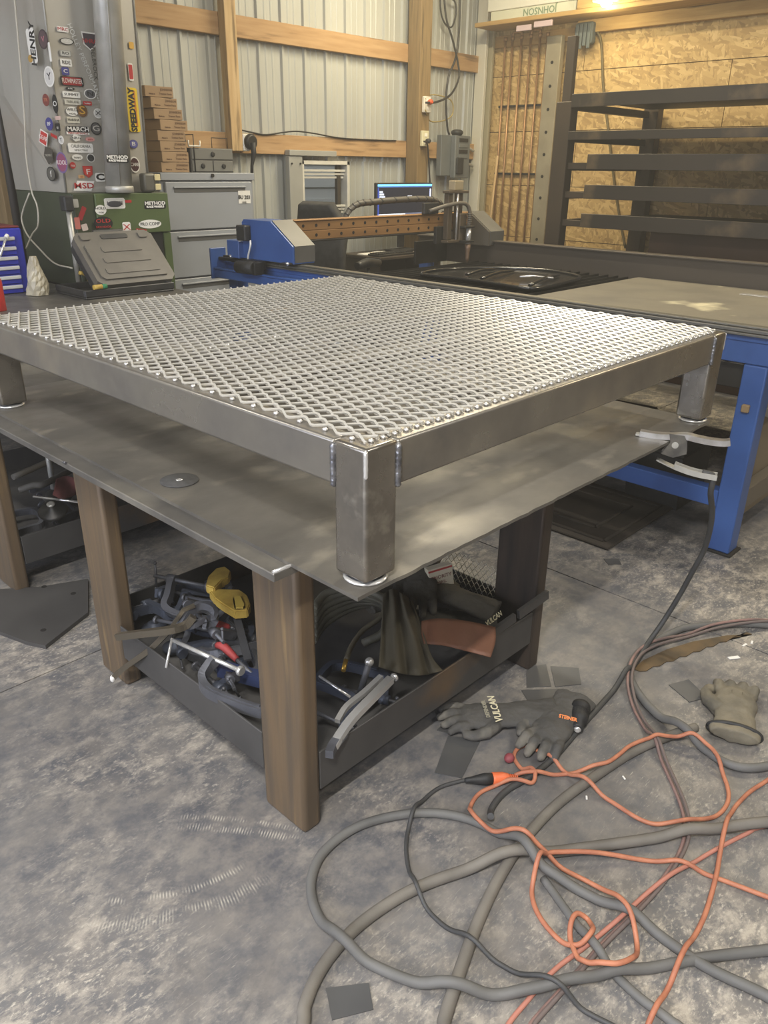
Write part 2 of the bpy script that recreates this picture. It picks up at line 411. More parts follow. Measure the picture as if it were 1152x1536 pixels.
# ---- window with aluminium sash and a grey casing
wn = structure('window_1')
mALU = M('aluminium', (226, 224, 214), .35, .2, (212, 210, 200), 8, 3)
x0, x1, z0, z1 = WIN
g = G()
for a, b in (((x0, 4.44, z0), (x0+.022, YW+.03, z1)), ((x1-.03, 4.44, z0), (x1, YW+.03, z1)), ((x0, 4.44, z1-.03), (x1, YW+.03, z1)), ((x0, 4.44, z0), (x1, YW+.03, z0+.03))): g.box(a, b, .002)
g.done('window_frame', mALU, wn)
def rail(nm, z): 
    for k in range(3): G().box((x0+.024, 4.462+.012*k, z-.026*k), (x1-.032, 4.472+.012*k, z+.018-.026*k), .002).done(nm, mALU, wn)
rail('sash_rail', z1-.085); rail('sash_rail', z0+.23)
G().box((x1-.115, 4.475, z0+.03), (x1-.075, 4.51, z1-.03), .002).done('mullion', M('bronze', (70, 64, 56), .5, .3), wn)
mGLASS = bpy.data.materials.new('window_glass'); mGLASS.use_nodes = True
_p = mGLASS.node_tree.nodes['Principled BSDF']; _p.inputs['Transmission Weight'].default_value = 1; _p.inputs['Roughness'].default_value = .03; _p.inputs['IOR'].default_value = 1.45
_p.inputs['Base Color'].default_value = (.85, .88, .86, 1)
G().box((x0+.02, 4.516, z0+.02), (x1-.02, 4.520, z1-.02)).done('pane', mGLASS, wn)
mCASE = M('casing_grey', (166, 166, 160), .5, .1, (154, 154, 148), 3, 4)
G().box((x0-.145, 4.43, .55), (x0-.003, 4.478, z1+.03), .003).done('casing', mCASE, wn)
G().box((x0-.145, 4.42, z1+.033), (x1-.17, 4.478, z1+.075), .003).done('casing', mCASE, wn)
for zz in (1.52, 1.04):
    for xx in (x0-.120, x0-.03): G().cyl((xx, 4.42, zz), (xx, 4.432, zz), .007, n=10).done('screw', mDKMET, wn)
# the neighbouring pale clapboard wall seen through the glass
ow = structure('wall_outside')
for k in range(16): G().box((1.8, 6.4-.012*(k % 2), .2+.12*k), (8.5, 6.5, .318+.12*k), .002).done('clapboard', M('outside_white', (206, 206, 202), .6), ow)
G().box((6.2, 6.30, 1.02), (7.1, 6.385, 1.16), .004).done('sill_board', M('outside_grey', (120, 116, 108), .7), ow)

# ---- chipboard wall
def osb_mat():
    m = bpy.data.materials.new('strand_board'); m.use_nodes = True; nt = m.node_tree; N = nt.nodes; L = nt.links
    p = N['Principled BSDF']; p.inputs['Roughness'].default_value = .7
    tc = N.new('ShaderNodeTexCoord'); col = None
    for k, (rot, sc) in enumerate(((12, 46), (-48, 40), (74, 44), (38, 36), (-15, 52), (-75, 42))):
        mp = N.new('ShaderNodeMapping'); mp.inputs['Rotation'].default_value = (R(rot), 0, 0); mp.vector_type = 'TEXTURE'; mp.inputs['Scale'].default_value = (1, 1, 3.6); mp.inputs['Location'].default_value = (k*3.1, k*1.7, k)
        nd = N.new('ShaderNodeTexNoise'); nd.inputs['Scale'].default_value = 5
        va = N.new('ShaderNodeVectorMath'); va.operation = 'MULTIPLY_ADD'; va.inputs[1].default_value = (.06, .06, .06)
        L.new(tc.outputs['Object'], nd.inputs['Vector']); L.new(nd.outputs['Color'], va.inputs[0]); L.new(tc.outputs['Object'], va.inputs[2])
        L.new(va.outputs[0], mp.inputs['Vector'])
        vo = N.new('ShaderNodeTexVoronoi'); vo.inputs['Scale'].default_value = sc; L.new(mp.outputs[0], vo.inputs['Vector'])
        sep = N.new('ShaderNodeSeparateColor'); L.new(vo.outputs['Color'], sep.inputs[0])
        rp = N.new('ShaderNodeValToRGB'); e = rp.color_ramp.elements
        e[0].position = 0; e[0].color = lin((152, 124, 78)); e[1].position = 1; e[1].color = lin((204, 176, 122))
        a = rp.color_ramp.elements.new(.45); a.color = lin((178, 148, 96)); b = rp.color_ramp.elements.new(.8); b.color = lin((190, 161, 107))
        L.new(sep.outputs[0], rp.inputs[0])
        if col is None: col = rp.outputs[0]
        else:
            th = N.new('ShaderNodeMath'); th.operation = 'GREATER_THAN'; th.inputs[1].default_value = .58; L.new(sep.outputs[1], th.inputs[0])
            mx = N.new('ShaderNodeMix'); mx.data_type = 'RGBA'; L.new(th.outputs[0], mx.inputs['Factor']); L.new(col, mx.inputs['A']); L.new(rp.outputs[0], mx.inputs['B']); col = mx.outputs['Result']
    L.new(col, p.inputs['Base Color']); return m
mOSB = osb_mat()
wr = structure('wall_right')
zj = [0, .386, .869, 1.352, 1.835, 2.318, 2.801, 3.284, CEIL]
for i in range(len(zj)-1):
    y = Y0; off = (i % 2)*1.1
    ys = [Y0]+[v for v in [YW-.05-2.44*k-off for k in range(4, -1, -1)] if Y0+.2 < v < YW-.3]+[YW-.02]
    for a, b in zip(ys, ys[1:]): G().box((XW, a+.003, zj[i]+.003), (XW+.012, b-.003, zj[i+1]-.003)).done('strand_board_panel', mOSB, wr, keep=True)
G().box((XW+.013, Y0, 0), (XW+.05, YW, CEIL)).done('backing', M('board_backing', (78, 60, 34), .9), wr)
# plain walls behind the camera and the ceiling
w2 = structure('left_fill_panels')  # unseen glowing panels, added to light the tray and sheet from the left
for k in range(3):
    ya_ = -1.9+1.75*k; G().box((X0+.001, ya_, .9), (X0+.02, ya_+1.15, 2.6)).done('fill_panel', M('fill_panel', (224, 232, 255), .5, emit=FILL_GLOW), w2)
    for (a, b) in (((X0+.001, ya_-.06, .84), (X0+.04, ya_-.002, 2.66)), ((X0+.001, ya_+1.152, .84), (X0+.04, ya_+1.21, 2.66)), ((X0+.001, ya_, .84), (X0+.04, ya_+1.15, .898)), ((X0+.001, ya_, 2.602), (X0+.04, ya_+1.15, 2.66))): G().box(a, b, .003).done('fill_panel_bar', mALU, w2)
for nm, a, b in (('wall_left', (X0-.05, Y0, 0), (X0, YW, CEIL)), ('wall_front', (X0, Y0-.05, 0), (XW, Y0, CEIL))):
    G().box(a, b).done(nm, mSIDE if nm == 'wall_left' else M('dark_liner', (104, 98, 90), .7), kind='structure')
G().box((X0, Y0, CEIL), (XW+.05, YW+.05, CEIL+.05)).done('ceiling', M('ceiling_liner', (190, 190, 184), .6), kind='structure')
# strip fixtures on chains, above the frame
for i, (x, y, rz, w, c) in enumerate(STRIPS):
    t = thing('strip_light', ['twin tube strip light on the ceiling above the welding cables', 'twin tube strip light over the far end of the welding table', 'twin tube strip light on the ceiling over the open floor', 'twin tube strip light over the blue cutting table', 'twin tube strip light over the cutting torch gantry', 'twin tube strip light in front of the sheet rack'][i], 'light', (x, y, CEIL-.28), R(rz))
    T = PM[t.name]
    G().box((-.62, -.07, .03), (.62, .07, .08), .006, T).done('housing', mGREYPT, t)
    for s in (-1, 1):
        G().cyl(T @ Vector((-.6, s*.04, .012)), T @ Vector((.6, s*.04, .012)), .013).done('tube', M('tube_glass', (255, 248, 235), .3, emit=1.5), t)
        G().cyl(T @ Vector((s*.5, 0, .08)), T @ Vector((s*.5, 0, .28)), .003, n=6).done('chain', mDKMET, t)
# ================================================================== welding table
ZP, ZT = .8024, 1.0706
wt = thing('welding_table', 'long steel welding table on rusty rectangular tube legs with open trays of tools below', 'table', (.5, 1.5, 0))
LA, LB = .0555, .158
YA, YB, YD, YE = .246, 1.094, 1.912, 2.76
def rtube(a, b, nm, mat, par, bev=.008):
    return G().box(a, b, bev, seg=2).done(nm, mat, par)
ZL = .775; ZBENCH = .872
for y in (YA, YB, YD, YE):
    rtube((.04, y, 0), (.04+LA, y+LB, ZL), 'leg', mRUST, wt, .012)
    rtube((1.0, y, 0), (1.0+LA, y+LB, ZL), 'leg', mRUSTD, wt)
g = G(); g.box((-.068, .178, ZL+.001), (1.10, 2.20, ZP-.008), .002)
g.done('top_plate', mPLATE, wt)
G().box((-.068, 2.203, ZL+.001), (1.55, 3.36, ZBENCH), .002).done('top_plate', mPLATE, wt)
G().box((-.068, 3.362, ZL+.001), (1.14, 4.28, ZBENCH), .002).done('top_plate', mPLATE, wt)
for x in (.0, 1.0): rtube((x, 4.1, 0), (x+.05, 4.2, ZL), 'leg', mRUSTD, wt)
def angle(nm, a, b, horiz, par, mat=mRAIL):
    """an L bar: upright flange a..b (box) plus a shelf flange at its foot"""
    g = G(); g.box(a, b, .0015); g.box(horiz[0], horiz[1], .001); return g.done(nm, mat, par)
def tray(y0, y1):
    z0, z1 = .107, .222
    xl, xr = .044, 1.05
    angle('tray_rail', (xl, y0+LB+.001, z0), (xl+.006, y1-.001, z1), ((xl+.006, y0+LB+.001, z0), (xl+.05, y1-.001, z0+.006)), wt)
    angle('tray_rail', (xr-.006, y0+LB+.001, z0), (xr, y1-.001, z1), ((xr-.05, y0+LB+.001, z0), (xr-.006, y1-.001, z0+.006)), wt)
    angle('tray_rail', (.0965, y0+.003, z0), (.999, y0+.009, z1), ((.0965, y0+.009, z0), (.999, y0+.05, z0+.006)), wt)
    angle('tray_rail', (.0965, y1+LB-.009, z0), (.999, y1+LB-.003, z1), ((.0965, y1+LB-.05, z0), (.999, y1+LB-.009, z0+.006)), wt)
    G().box((.052, y0+.012, z0+.007), (1.042, y1+LB-.012, z0+.012)).done('tray_floor', M('tray_dusty', (84, 82, 80), .8, .1, (68, 67, 67), 8, 5), wt)
tray(YA, YB); tray(YD, YE)
# weld bead and ground patch on the corner of the edge plate
G().tube([(-.066, .182, ZP-.006), (-.03, .18, ZP-.006), (.0, .181, ZP-.006)], .004, 6).done('weld_bead', mBRIGHT, wt)
G().tube([(-.069, 1.02+.003*i, ZP-.007) for i in range(6)], .004, 6).done('weld_bead', mWELD, wt)
# loose cover sheet laid over the table
LOOSE_Y = 1.80
g = G(); rnd = random.Random(3)
out = [(-.026, -.006), (1.484, -.006), (1.484, LOOSE_Y), (-.018, LOOSE_Y)]
edge = []
n = 60
for i in range(n): edge.append((-.026+(1.51)*i/n, -.006+rnd.uniform(-.0016, .0016)))
edge += [(1.484, -.006), (1.484, LOOSE_Y), (-.018, LOOSE_Y)]
g.prism(edge, 'z', ZP-.0079, ZP)
mSHEETPL = M('cover_sheet', (106, 102, 95), .42, .3, (82, 79, 74), 3.2, 9, .34, .66, (1, 1.6, 1), .07, 60, (130, 124, 112), 5.5, .57, .72, .14)
g.done('steel_sheet', mSHEETPL, label='loose dark steel sheet lying on the welding table under the metal frame', cat='steel sheet')

# ================================================================== the new frame with an expanded metal top
HB, ZL2, WL, U, V = .0853, .8144, .0801, 1.5028, 1.6586
fr = thing('steel_platform', 'low square tube steel platform with a shiny expanded metal top on the welding table', 'platform', (U/2, V/2, ZP))
for (x, y) in ((0, 0), (U-WL, 0), (0, V-WL), (U-WL, V-WL)):
    lg = G().box((x, y, ZL2), (x+WL, y+WL, ZT), .007, seg=3).done('leg', mSTEEL, fr)
    c = Vector((x+WL/2, y+WL/2, ZP+.0008))
    ft = G().lathe([(.0, 0), (.041, 0), (.0425, .002), (.0415, .0045), (.036, .0055), (.033, .006)], c).done('levelling_foot', mBRIGHT, fr)
    G().lathe([(.032, .0058), (.036, .0075), (.033, .0095), (.012, .0100), (.012, .0118)], c).done('rubber_pad', mBLACK, ft)
def rrail(a, b): G().box(a, b, .006, seg=3).done('rail', mSTEELV, fr)
e = .0006
rrail((.001, WL+e, ZT-HB), (.0512, V-WL-e, ZT-.0003)); rrail((U-.0512, WL+e, ZT-HB), (U-.001, V-WL-e, ZT-.0003))
rrail((WL+e, .001, ZT-HB), (U-WL-e, .0512, ZT-.0003)); rrail((WL+e, V-.0512, ZT-HB), (U-WL-e, V-.001, ZT-.0003))
for y in (.50, .83, 1.16): G().box((.052, y-.02, ZT-.026), (U-.052, y+.02, ZT-.0004), .003).done('crossbar', mSTEELV, fr)
# upright weld beads where the rails meet the legs, with a rippled surface
def bead(p, q, r, nm='weld_bead', mat=mWELD, n=24):
    p = Vector(p); q = Vector(q)
    pts = [p+(q-p)*(i/n) for i in range(n+1)]; rs = [r*(.55 if i in (0, n) else 1+.10*math.sin(i*2.1)) for i in range(n+1)]
    G().tube(pts, rs, 8).done(nm, mat, fr)
for (x, y, ax) in ((0, WL, 'x'), (0, V-WL, 'x'), (WL, 0, 'y'), (U-WL, 0, 'y'), (U, WL, 'x'), (U, V-WL, 'x'), (WL, V, 'y'), (U-WL, V, 'y')):
    bead((x, y, ZT-HB-.002), (x, y, ZT-.006), .0062)
# polished grinder marks: thin corner caps where the corner weld has been dressed
for (x, y) in ((0, 0), (U, 0), (0, V)):
    bead((x+(.003 if x == 0 else -.003), y+(.003 if y == 0 else -.003), ZT-.055), (x+(.003 if x == 0 else -.003), y+(.003 if y == 0 else -.003), ZT-.004), .0042, 'corner_weld', mBRIGHT, 10)
# expanded metal: zig-zag strands bonded to one another at every knuckle
SW, LW, m0 = .0295, .0690, .022
mSTR = M('strand_steel', (218, 214, 204), .38, .5, (196, 192, 181), 12, 5, .35, .65, (1, 1, 1), .03, 80, (222, 196, 120), 5.5, .64, .71, .08)  # yellow patches paint warm reflections into the strand colour
def strand_mesh(par, y0, y1):
    g = G(); seg = LW/2; n = int(round((y1-y0)/seg)); rings = []
    for i in range(n+1):
        for t in ((0, .12, .5, .88) if i < n else (0,)):
            y = y0+(i+t)*seg
            s0 = 1 if (i+par) % 2 == 0 else -1
            w = max(-1, min(1, (1-2*t)*1.316))        # straight limbs, short flats at the knuckles
            x = -s0*w*(SW/4-.0005)
            slope = s0*math.sin(math.pi*t)
            hw, hh = .0025, .0016
            tilt = .42
            z = -s0*w*.0021                                               # raised knuckles
            ca, sa = math.cos(tilt), math.sin(tilt)
            rings.append([g.bm.verts.new((x+a*ca-b*sa, y, z+a*sa+b*ca)) for a, b in ((-hw, -hh), (hw, -hh), (hw, hh), (-hw, hh))])
    for a, b in zip(rings, rings[1:]):
        for j in range(4): g.bm.faces.new((a[j], a[(j+1) % 4], b[(j+1) % 4], b[j]))
    g.bm.faces.new(rings[0][::-1]); g.bm.faces.new(rings[-1])
    bmesh.ops.recalc_face_normals(g.bm, faces=g.bm.faces[:])
    me = bpy.data.meshes.new('strand'); g.bm.to_mesh(me); g.bm.free(); me.materials.append(mSTR); return me
ya = m0; yb = m0+round((V-2*m0)/(LW/2))*(LW/2)
SM = [strand_mesh(0, ya, yb), strand_mesh(1, ya, yb)]
k = 0; x = m0+SW/4
zs = ZT+.0046
while x < U-m0:
    link('mesh_strand', SM[k % 2], fr, PM[fr.name].inverted() @ Vector((x, 0, zs))); x += SW/2; k += 1
# tack welds: along the edges at each loose knuckle and across the middle bar
tk = bpy.data.meshes.new('tack'); g = G(); g.ell((0, 0, 0), (.0052, .0062, .0036), None, 8, 5); g.bm.to_mesh(tk); g.bm.free(); tk.materials.append(mBRIGHT)
def tack(x, y): link('tack_weld', tk, fr, PM[fr.name].inverted() @ Vector((x, y, ZT+.0024)))
y = m0+LW/2
while y < V-m0: tack(m0+.001, y); y += LW
x = m0+SW/2
while x < U-m0: tack(x, m0+.002); x += SW
x = .06
while x < U-.05: tack(x, .83+random.uniform(-.004, .004)); x += .052
# cut-off wheel on the sheet
cw = thing('cutting_disc', 'thin round abrasive cutting disc lying on the dark steel sheet', 'disc', (.06, .695, ZP+.0003))
G().lathe([(.0, 0), (.0455, 0), (.046, .0015), (.0455, .0028), (.0, .003)], (.06, .695, ZP+.0003), n=40).done('wheel', M('abrasive', (66, 65, 64), .8, 0, (54, 53, 52), 60, 3), cw)
G().lathe([(.004, .003), (.0085, .0032), (.0085, .0038), (.004, .004)], (.06, .695, ZP+.0003), n=16).done('bore_ring', mBRIGHT, cw)
# ================================================================== blue plasma cutting table
XN, XF, YE0, YE1 = 2.29, 4.22, .108, 3.60
pt = thing('cutting_table', 'blue framed plasma cutting table with grey side rails and a long steel bed', 'cutting table', (3.2, 1.8, 0))
def pb(nm, a, b, mat, bev=.003, T=None, par=None): return G().box(a, b, bev, T).done(nm, mat, par or pt)
LG = .092
for x in (XN, XF-.02):
    for y in (YE0, 1.78, YE1-LG-.02):
        l = rtube((x, y, 0.012), (x+LG, y+LG, .815), 'leg', mBLUE, pt, .006)
        pb('foot_plate', (x-.006, y-.012, 0), (x+LG+.02, y+LG+.012, .012), mDKMET, .002, None, l)
# deep blue side beam (near), grey extrusion rail on top
pb('side_beam', (XN, YE0-.02, .817), (XN+.06, YE1+.02, .925), mBLUE)
pb('side_lip', (XN-.008, YE0-.02, .902), (XN-.0005, YE1+.02, .924), mBLUE, .002)
mRL = M('rail_grey', (118, 116, 110), .4, .5, (100, 98, 92), 3, 5, .3, .7, (4, .3, 4))
pb('side_rail', (XN-.03, YE0-.6, .926), (XN+.055, YE1-.10, .936), mRL, .002)
pb('side_rail', (XN-.022, YE0-.6, .937), (XN+.045, YE1-.10, .952), mRL, .003)
pb('side_rail', (XN-.010, YE0-.6, .953), (XN+.035, YE1-.10, .962), M('rail_worn', (136, 132, 122), .35, .7), .002)
pb('low_beam', (XN+.01, YE0+LG+.001, .20), (XN+.07, 1.779, .275), mBLUE)
pb('low_beam', (XN+.01, 1.78+LG+.001, .20), (XN+.07, YE1-LG-.021, .275), mBLUE)
# far side beam, a dark channel standing above the bed
mDB = M('beam_brown', (84, 76, 66), .5, .35, (70, 64, 57), 2, 5, .3, .7, (3, .3, 3))
g = G(); g.box((XF, YE0-.6, .817), (XF+.02, YE1, .990), .003); g.box((XF-.03, YE0-.6, .991), (XF+.06, YE1, 1.003), .002); g.done('side_beam', mDB, pt)
pb('end_beam', (XN+.095, YE1-.06, .60), (XF-.025, YE1, .70), mBLUED); pb('end_screen', (3.84, 3.30, .817), (XF-.002, 3.32, .985), mDKMET); pb('end_beam', (XN+.0925, YE0-.02, .60), (XF-.03, YE0+.05, .815), M('grey_end', (112, 104, 92), .5, .3), .003)
pb('end_panel', (XN+.094, YE0+.055, .10), (XF-.03, YE0+.065, .599), M('end_panel_tan', (128, 116, 96), .6, .1), .002)
pb('end_brace', (XN+.094, YE0+.005, .19), (XF-.03, YE0+.053, .285), M('grey_end', (112, 104, 92), .5, .3), .003)
# bed: slatted water pan with plates left on top
pb('pan', (XN+.065, YE0+.07, .70), (XF-.003, 3.05, .80), mDKMET)
for i in range(38): pb('slat', (XN+.07, YE0+.12+.074*i, .801), (XF-.006, YE0+.124+.074*i, .846), mDKMET, 0)
mBED = M('bed_plate', (118, 112, 99), .6, .15, (98, 93, 83), 2.5, 7, .35, .65, (1, 1, 1), .05, 30, (186, 178, 150), 1.6, .60, .66, .1)
for (a, b, z) in (((2.40, YE0-.05, .847), (4.19, 1.62, .853), 0),):
    pb('bed_plate', a, b, mBED if a[1] < 1 else mDKMET, .001)
_b = B(1128, 441, 'z', .86); G().box((_b.x-.03, _b.y-.25, .854), (_b.x+.03, _b.y+.06, .8565), .001).done('sheet_offcut', mBRIGHT, label='bright thin sheet offcut lying on the cutting table bed', cat='steel sheet')
# black pressed car panel laid on the bed
mGLB = M('gloss_black', (24, 24, 25), .25, 0, (32, 32, 33), 8, 3, coat=.4)
cp = thing('car_panel', 'black stamped car door inner panel lying on the cutting bed', 'car panel', (3.2, 2.15, .853))
rim = [B(x, y, 'z', .866) for x, y in ((632, 411), (668, 404), (735, 402), (800, 404), (845, 409), (870, 416), (848, 424), (800, 433), (745, 426), (690, 418))]
G().tube(catmull(rim, 5, True)+[catmull(rim, 5, True)[0]], .012, 6).done('rim', mGLB, cp)
cx = sum((p for p in rim), Vector())/len(rim)
inner = [cx+(p-cx)*.985 for p in catmull(rim, 3, True)]
G().prism([(p.x, p.y) for p in inner], 'z', .8545, .860).done('skin', mGLB, cp)
for (a, b) in (((700, 412), (742, 404)), ((722, 418), (770, 406)), ((795, 428), (838, 412))):
    p, q = B(*a, 'z', .872), B(*b, 'z', .872); G().tube([p, (p+q)/2+Vector((0, 0, .012)), q], .014, 6, 4, flat=.6).done('rib', mGLB, cp)
G().tube([B(780, 415, 'z', .884), B(800, 414, 'z', .885), B(830, 417, 'z', .884)], .006, 6).done('bright_clip', mBRIGHT, cp)

# ---- gantry
gy0, gy1 = 2.842, 3.325
mGR = M('carriage_grey', (98, 97, 94), .5, .3, (84, 83, 80), 4, 4)
def carriage(x0, x1, side, top, nm):
    poly = [(gy0, .968), (gy0, 1.066), (gy0+.20, 1.197), (gy1-.02, 1.197), (gy1, 1.18), (gy1, .968)]
    o = G().prism(poly, 'x', x0, x1).done(nm, side, pt)
    # grey cover over the sloping nose
    G().prism([(gy0-.004, .975), (gy0-.004, 1.069), (gy0+.199, 1.203), (gy0+.199, 1.199), (gy0+.0, 1.066), (gy0-.0005, .975)], 'x', x0+.012, x1+.004).done('nose_cover', top, o)
    return o
cA = carriage(2.235, 2.40, mBLUE, mGR, 'near_carriage'); cB = carriage(4.15, 4.33, M('far_carriage_grey', (92, 86, 76), .5, .3), mGR, 'far_carriage')
pb('back_plate', (2.20, 3.327, .965), (2.30, 3.45, 1.07), mBLUE, .004, None, cA)
pb('motor', (2.185, 3.235, 1.075), (2.234, 3.325, 1.165), mBLACK, .006, None, cA)
G().tube([(2.20, 3.20, 1.08), (2.19, 3.19, 1.05), (2.20, 3.23, .99), (2.21, 3.25, .955)], .006, 8, 5).done('motor_cable', mWHITE, cA)
G().cyl((2.15, 3.10, .93), (2.15, 3.27, .925), .038, n=20).done('drive_motor', mBLACK, cA)
pb('motor_mount', (2.13, 3.08, .89), (2.20, 3.098, .965), mDKMET, .003, None, cA)
pb('motor_arm', (2.17, 3.10, .915), (2.234, 3.26, .968), mDKMET, .003, None, cA)
for y in (2.86, 3.42):
    pb('stop_block', (2.18, y-.01, .965), (2.31, y+.05, .976), mDKMET, .002, None, cA); G().ell((2.20, y-.004, .972), (.011, .011, .011)).done('bolt', mBRIGHT, cA)
# end of the near beam: upturned plate and lower blue trough
pb('beam_end', (2.17, 3.59, .82), (2.29, 3.606, 1.01), mBLUE, .003)
pb('trough', (2.19, 2.60, .828), (2.288, 3.588, .880), mBLUE, .004); pb('trough_lip', (2.183, 2.60, .881), (2.205, 3.588, .893), mBLUE, .002); pb('rack_bar', (2.225, 3.33, .935), (2.286, 3.588, .955), mDKMET, .003)
mBRASS = M('gantry_bronze', (160, 122, 78), .5, .35, (134, 100, 64), 3, 6, .3, .7, (.5, 4, 4))
gb = G().box((2.402, 3.03, 1.135), (4.149, 3.09, 1.190), .003).done('gantry_beam', mBRASS, pt)
gb2 = G().box((2.402, 3.03, 1.079), (4.149, 3.09, 1.1335), .003).done('gantry_beam', mBRASS, pt)
G().box((2.402, 3.022, 1.067), (4.149, 3.10, 1.078), .002).done('gantry_lip', mDKMET, pt); G().box((2.402, 3.022, 1.191), (4.149, 3.10, 1.199), .002).done('gantry_lip', mBRASS, pt)
for row, (z, par) in enumerate(((1.163, gb), (1.106, gb2))):
    for i in range(16): G().cyl((2.48+.108*i, 3.028, z), (2.48+.108*i, 3.0315, z), .010, n=10).done('hole', M('hole_dark', (22, 18, 14), .9), par)
# cable chain arching over the beam
CH = catmull([B(517, 345, 'y', 3.14), B(520, 322, 'y', 3.14), B(535, 307, 'y', 3.14), B(560, 303, 'y', 3.14), B(610, 299, 'y', 3.14), B(645, 299, 'y', 3.14), B(662, 306, 'y', 3.14)], 8)
ch = G().tube(CH, .026, 4, flat=.8).done('cable_chain', M('chain_grey', (74, 70, 62), .55), pt)
for i in range(2, len(CH)-1, 3):
    d = (CH[i+1]-CH[i]).normalized(); G().tube([CH[i]-d*.006, CH[i]+d*.006], .029, 4, flat=.8).done('chain_link', mBLKPL, ch)
# torch carriage on the gantry
tc = G().box(B(655, 340, 'y', 3.0)+Vector((0, 0, 0)), B(655, 340, 'y', 3.0)+Vector((.16, .028, -.12)), .003).done('torch_plate', mDKMET, pt)
tx = B(682, 330, 'y', 2.98).x
mZ = M('z_axis_brown', (98, 86, 70), .5, .4, (80, 70, 58), 5, 4)
for dx in (-.085, .03): pb('z_column', (tx+dx-.025, 2.955, 1.02), (tx+dx+.025, 2.998, 1.335), mZ, .003, None, tc)
pb('z_top', (tx-.13, 2.93, 1.336), (tx+.09, 3.0, 1.355), mZ, .003, None, tc); pb('z_foot', (tx-.13, 2.93, 1.0), (tx+.03, 2.998, 1.018), mZ, .003, None, tc)
G().cyl((tx-.025, 2.94, 1.02), (tx-.025, 2.94, 1.335), .008, n=10).done('lead_screw', mBRIGHT, tc)
pb('z_motor', (tx-.07, 2.935, 1.356), (tx+.03, 2.995, 1.42), M('motor_tan', (160, 146, 118), .5, .2), .004, None, tc)
G().cyl((tx+.07, 2.90, .99), (tx+.07, 2.90, 1.10), .020, n=16).done('torch_body', mBRIGHT, tc)
G().lathe([(.022, .0), (.020, -.03), (.016, -.06), (.014, -.10), (.008, -.13)], (tx+.07, 2.90, .985)).done('torch_tip', M('torch_brown', (120, 98, 80), .5, .3), tc)
for z in (1.0, 1.10): pb('torch_clamp', (tx+.0, 2.875, z), (tx+.115, 2.93, z+.014), mDKMET, .003, None, tc)
pb('torch_block', (tx+.0, 2.93, 1.0), (tx+.08, 2.954, 1.20), mZ, .006, None, tc)
G().tube([(tx+.07, 2.90, 1.10), (tx+.075, 2.90, 1.2), (tx+.03, 2.91, 1.265), (tx-.12, 2.93, 1.262), (tx-.28, 2.99, 1.22)], .014, 8, 6).done('torch_hose', M('hose_brown', (88, 82, 72), .6), tc)
for i in range(7): G().tube([(tx+.072, 2.90, 1.115+.013*i), (tx+.072, 2.90, 1.121+.013*i)], .021, 10).done('hose_rib', M('hose_brown', (88, 82, 72), .6), tc)
pb('head_box', (tx-.32, 3.0, 1.20), (tx-.16, 3.028, 1.275), mBLKPL, .004, None, tc)
# dark bits stored beneath the bed
for i, (x, y, s) in enumerate(((2.75, .62, .34), (3.2, 1.1, .3), (2.8, 1.35, .28))):
    o = thing('storage_tote', ['dark plastic tote under the cutting table next to the blue end leg', 'dark plastic tote under the middle of the cutting table', 'dark plastic tote under the cutting table beside the low blue beam'][i], 'tote', (x, y, 0), .1*i, 'totes under the cutting table')
    T = PM[o.name]; G().prism([(-s*.42, 0), (s*.42, 0), (s*.5, s*.8), (-s*.5, s*.8)], 'y', -s*.4, s*.4, T).done('bin', mBLKPL, o); G().box((-s*.53, -s*.43, s*.8), (s*.53, s*.43, s*.86), .006, T).done('rim', mDKMET, o)
# dark metal grate lying on the floor below the bed
ga = thing('floor_mat', 'dark square moulded rubber mat lying on the floor under the cutting table', 'mat', (2.25, .75, 0), 0)
mMAT = M('mat_dark', (66, 58, 48), .8, 0, (54, 48, 40), 8, 4)
G().box((1.98, .50, .0005), (2.62, 1.14, .012), .004).done('base', mMAT, ga)
for k, s in enumerate((.27, .17)):
    c = Vector((2.30, .82, .0125))
    pts = [c+Vector((sx*s, sy*s, 0)) for sx, sy in ((-1, -1), (1, -1), (1, 1), (-1, 1), (-1, -1))]
    G().tube(pts, .012, 6, flat=.7).done('ridge', mMAT, ga)
# knob-like bolt on the blue leg
G().box((XN-.02, .142, .63), (XN-.001, .172, .662), .004).done('bolt_head', M('old_bolt', (150, 128, 96), .6, .3), pt)
# ================================================================== far wall: furnace, duct, cabinet and what stands on them
FX0, FX1, FY0, FY1, FZ = 1.20, 1.775, 3.40, 4.10, 1.355
fu = thing('furnace', 'dark green sheet metal furnace covered with racing stickers beside the grey filing cabinet', 'furnace', ((FX0+FX1)/2, 3.75, 0))
def fb(nm, a, b, mat, bev=.003, par=None, T=None): return G().box(a, b, bev, T).done(nm, mat, par or fu)
fb('body', (FX0, FY0+.02, .86), (FX1, FY1, FZ), mGREEND, .004); fb('base', (FX0+.01, FY0+.03, 0), (FX1-.01, FY1-.01, .859), M('furnace_black', (26, 28, 24), .6), .004)
fb('front_panel', (FX0+.12, FY0-.012, 1.14), (FX1-.005, FY0+.019, FZ-.004), mGREEN, .004); fb('front_stile', (FX0, FY0-.002, .86), (FX0+.118, FY0+.019, FZ-.004), mGREEND, .003)
fb('side_stile', (FX1-.05, FY0-.002, .4), (FX1-.002, FY0+.019, 1.137), mGREEN, .003); fb('recess', (FX0+.12, FY0+.005, .4), (FX1-.055, FY0+.018, 1.137), M('furnace_black', (26, 28, 24), .6), 0)
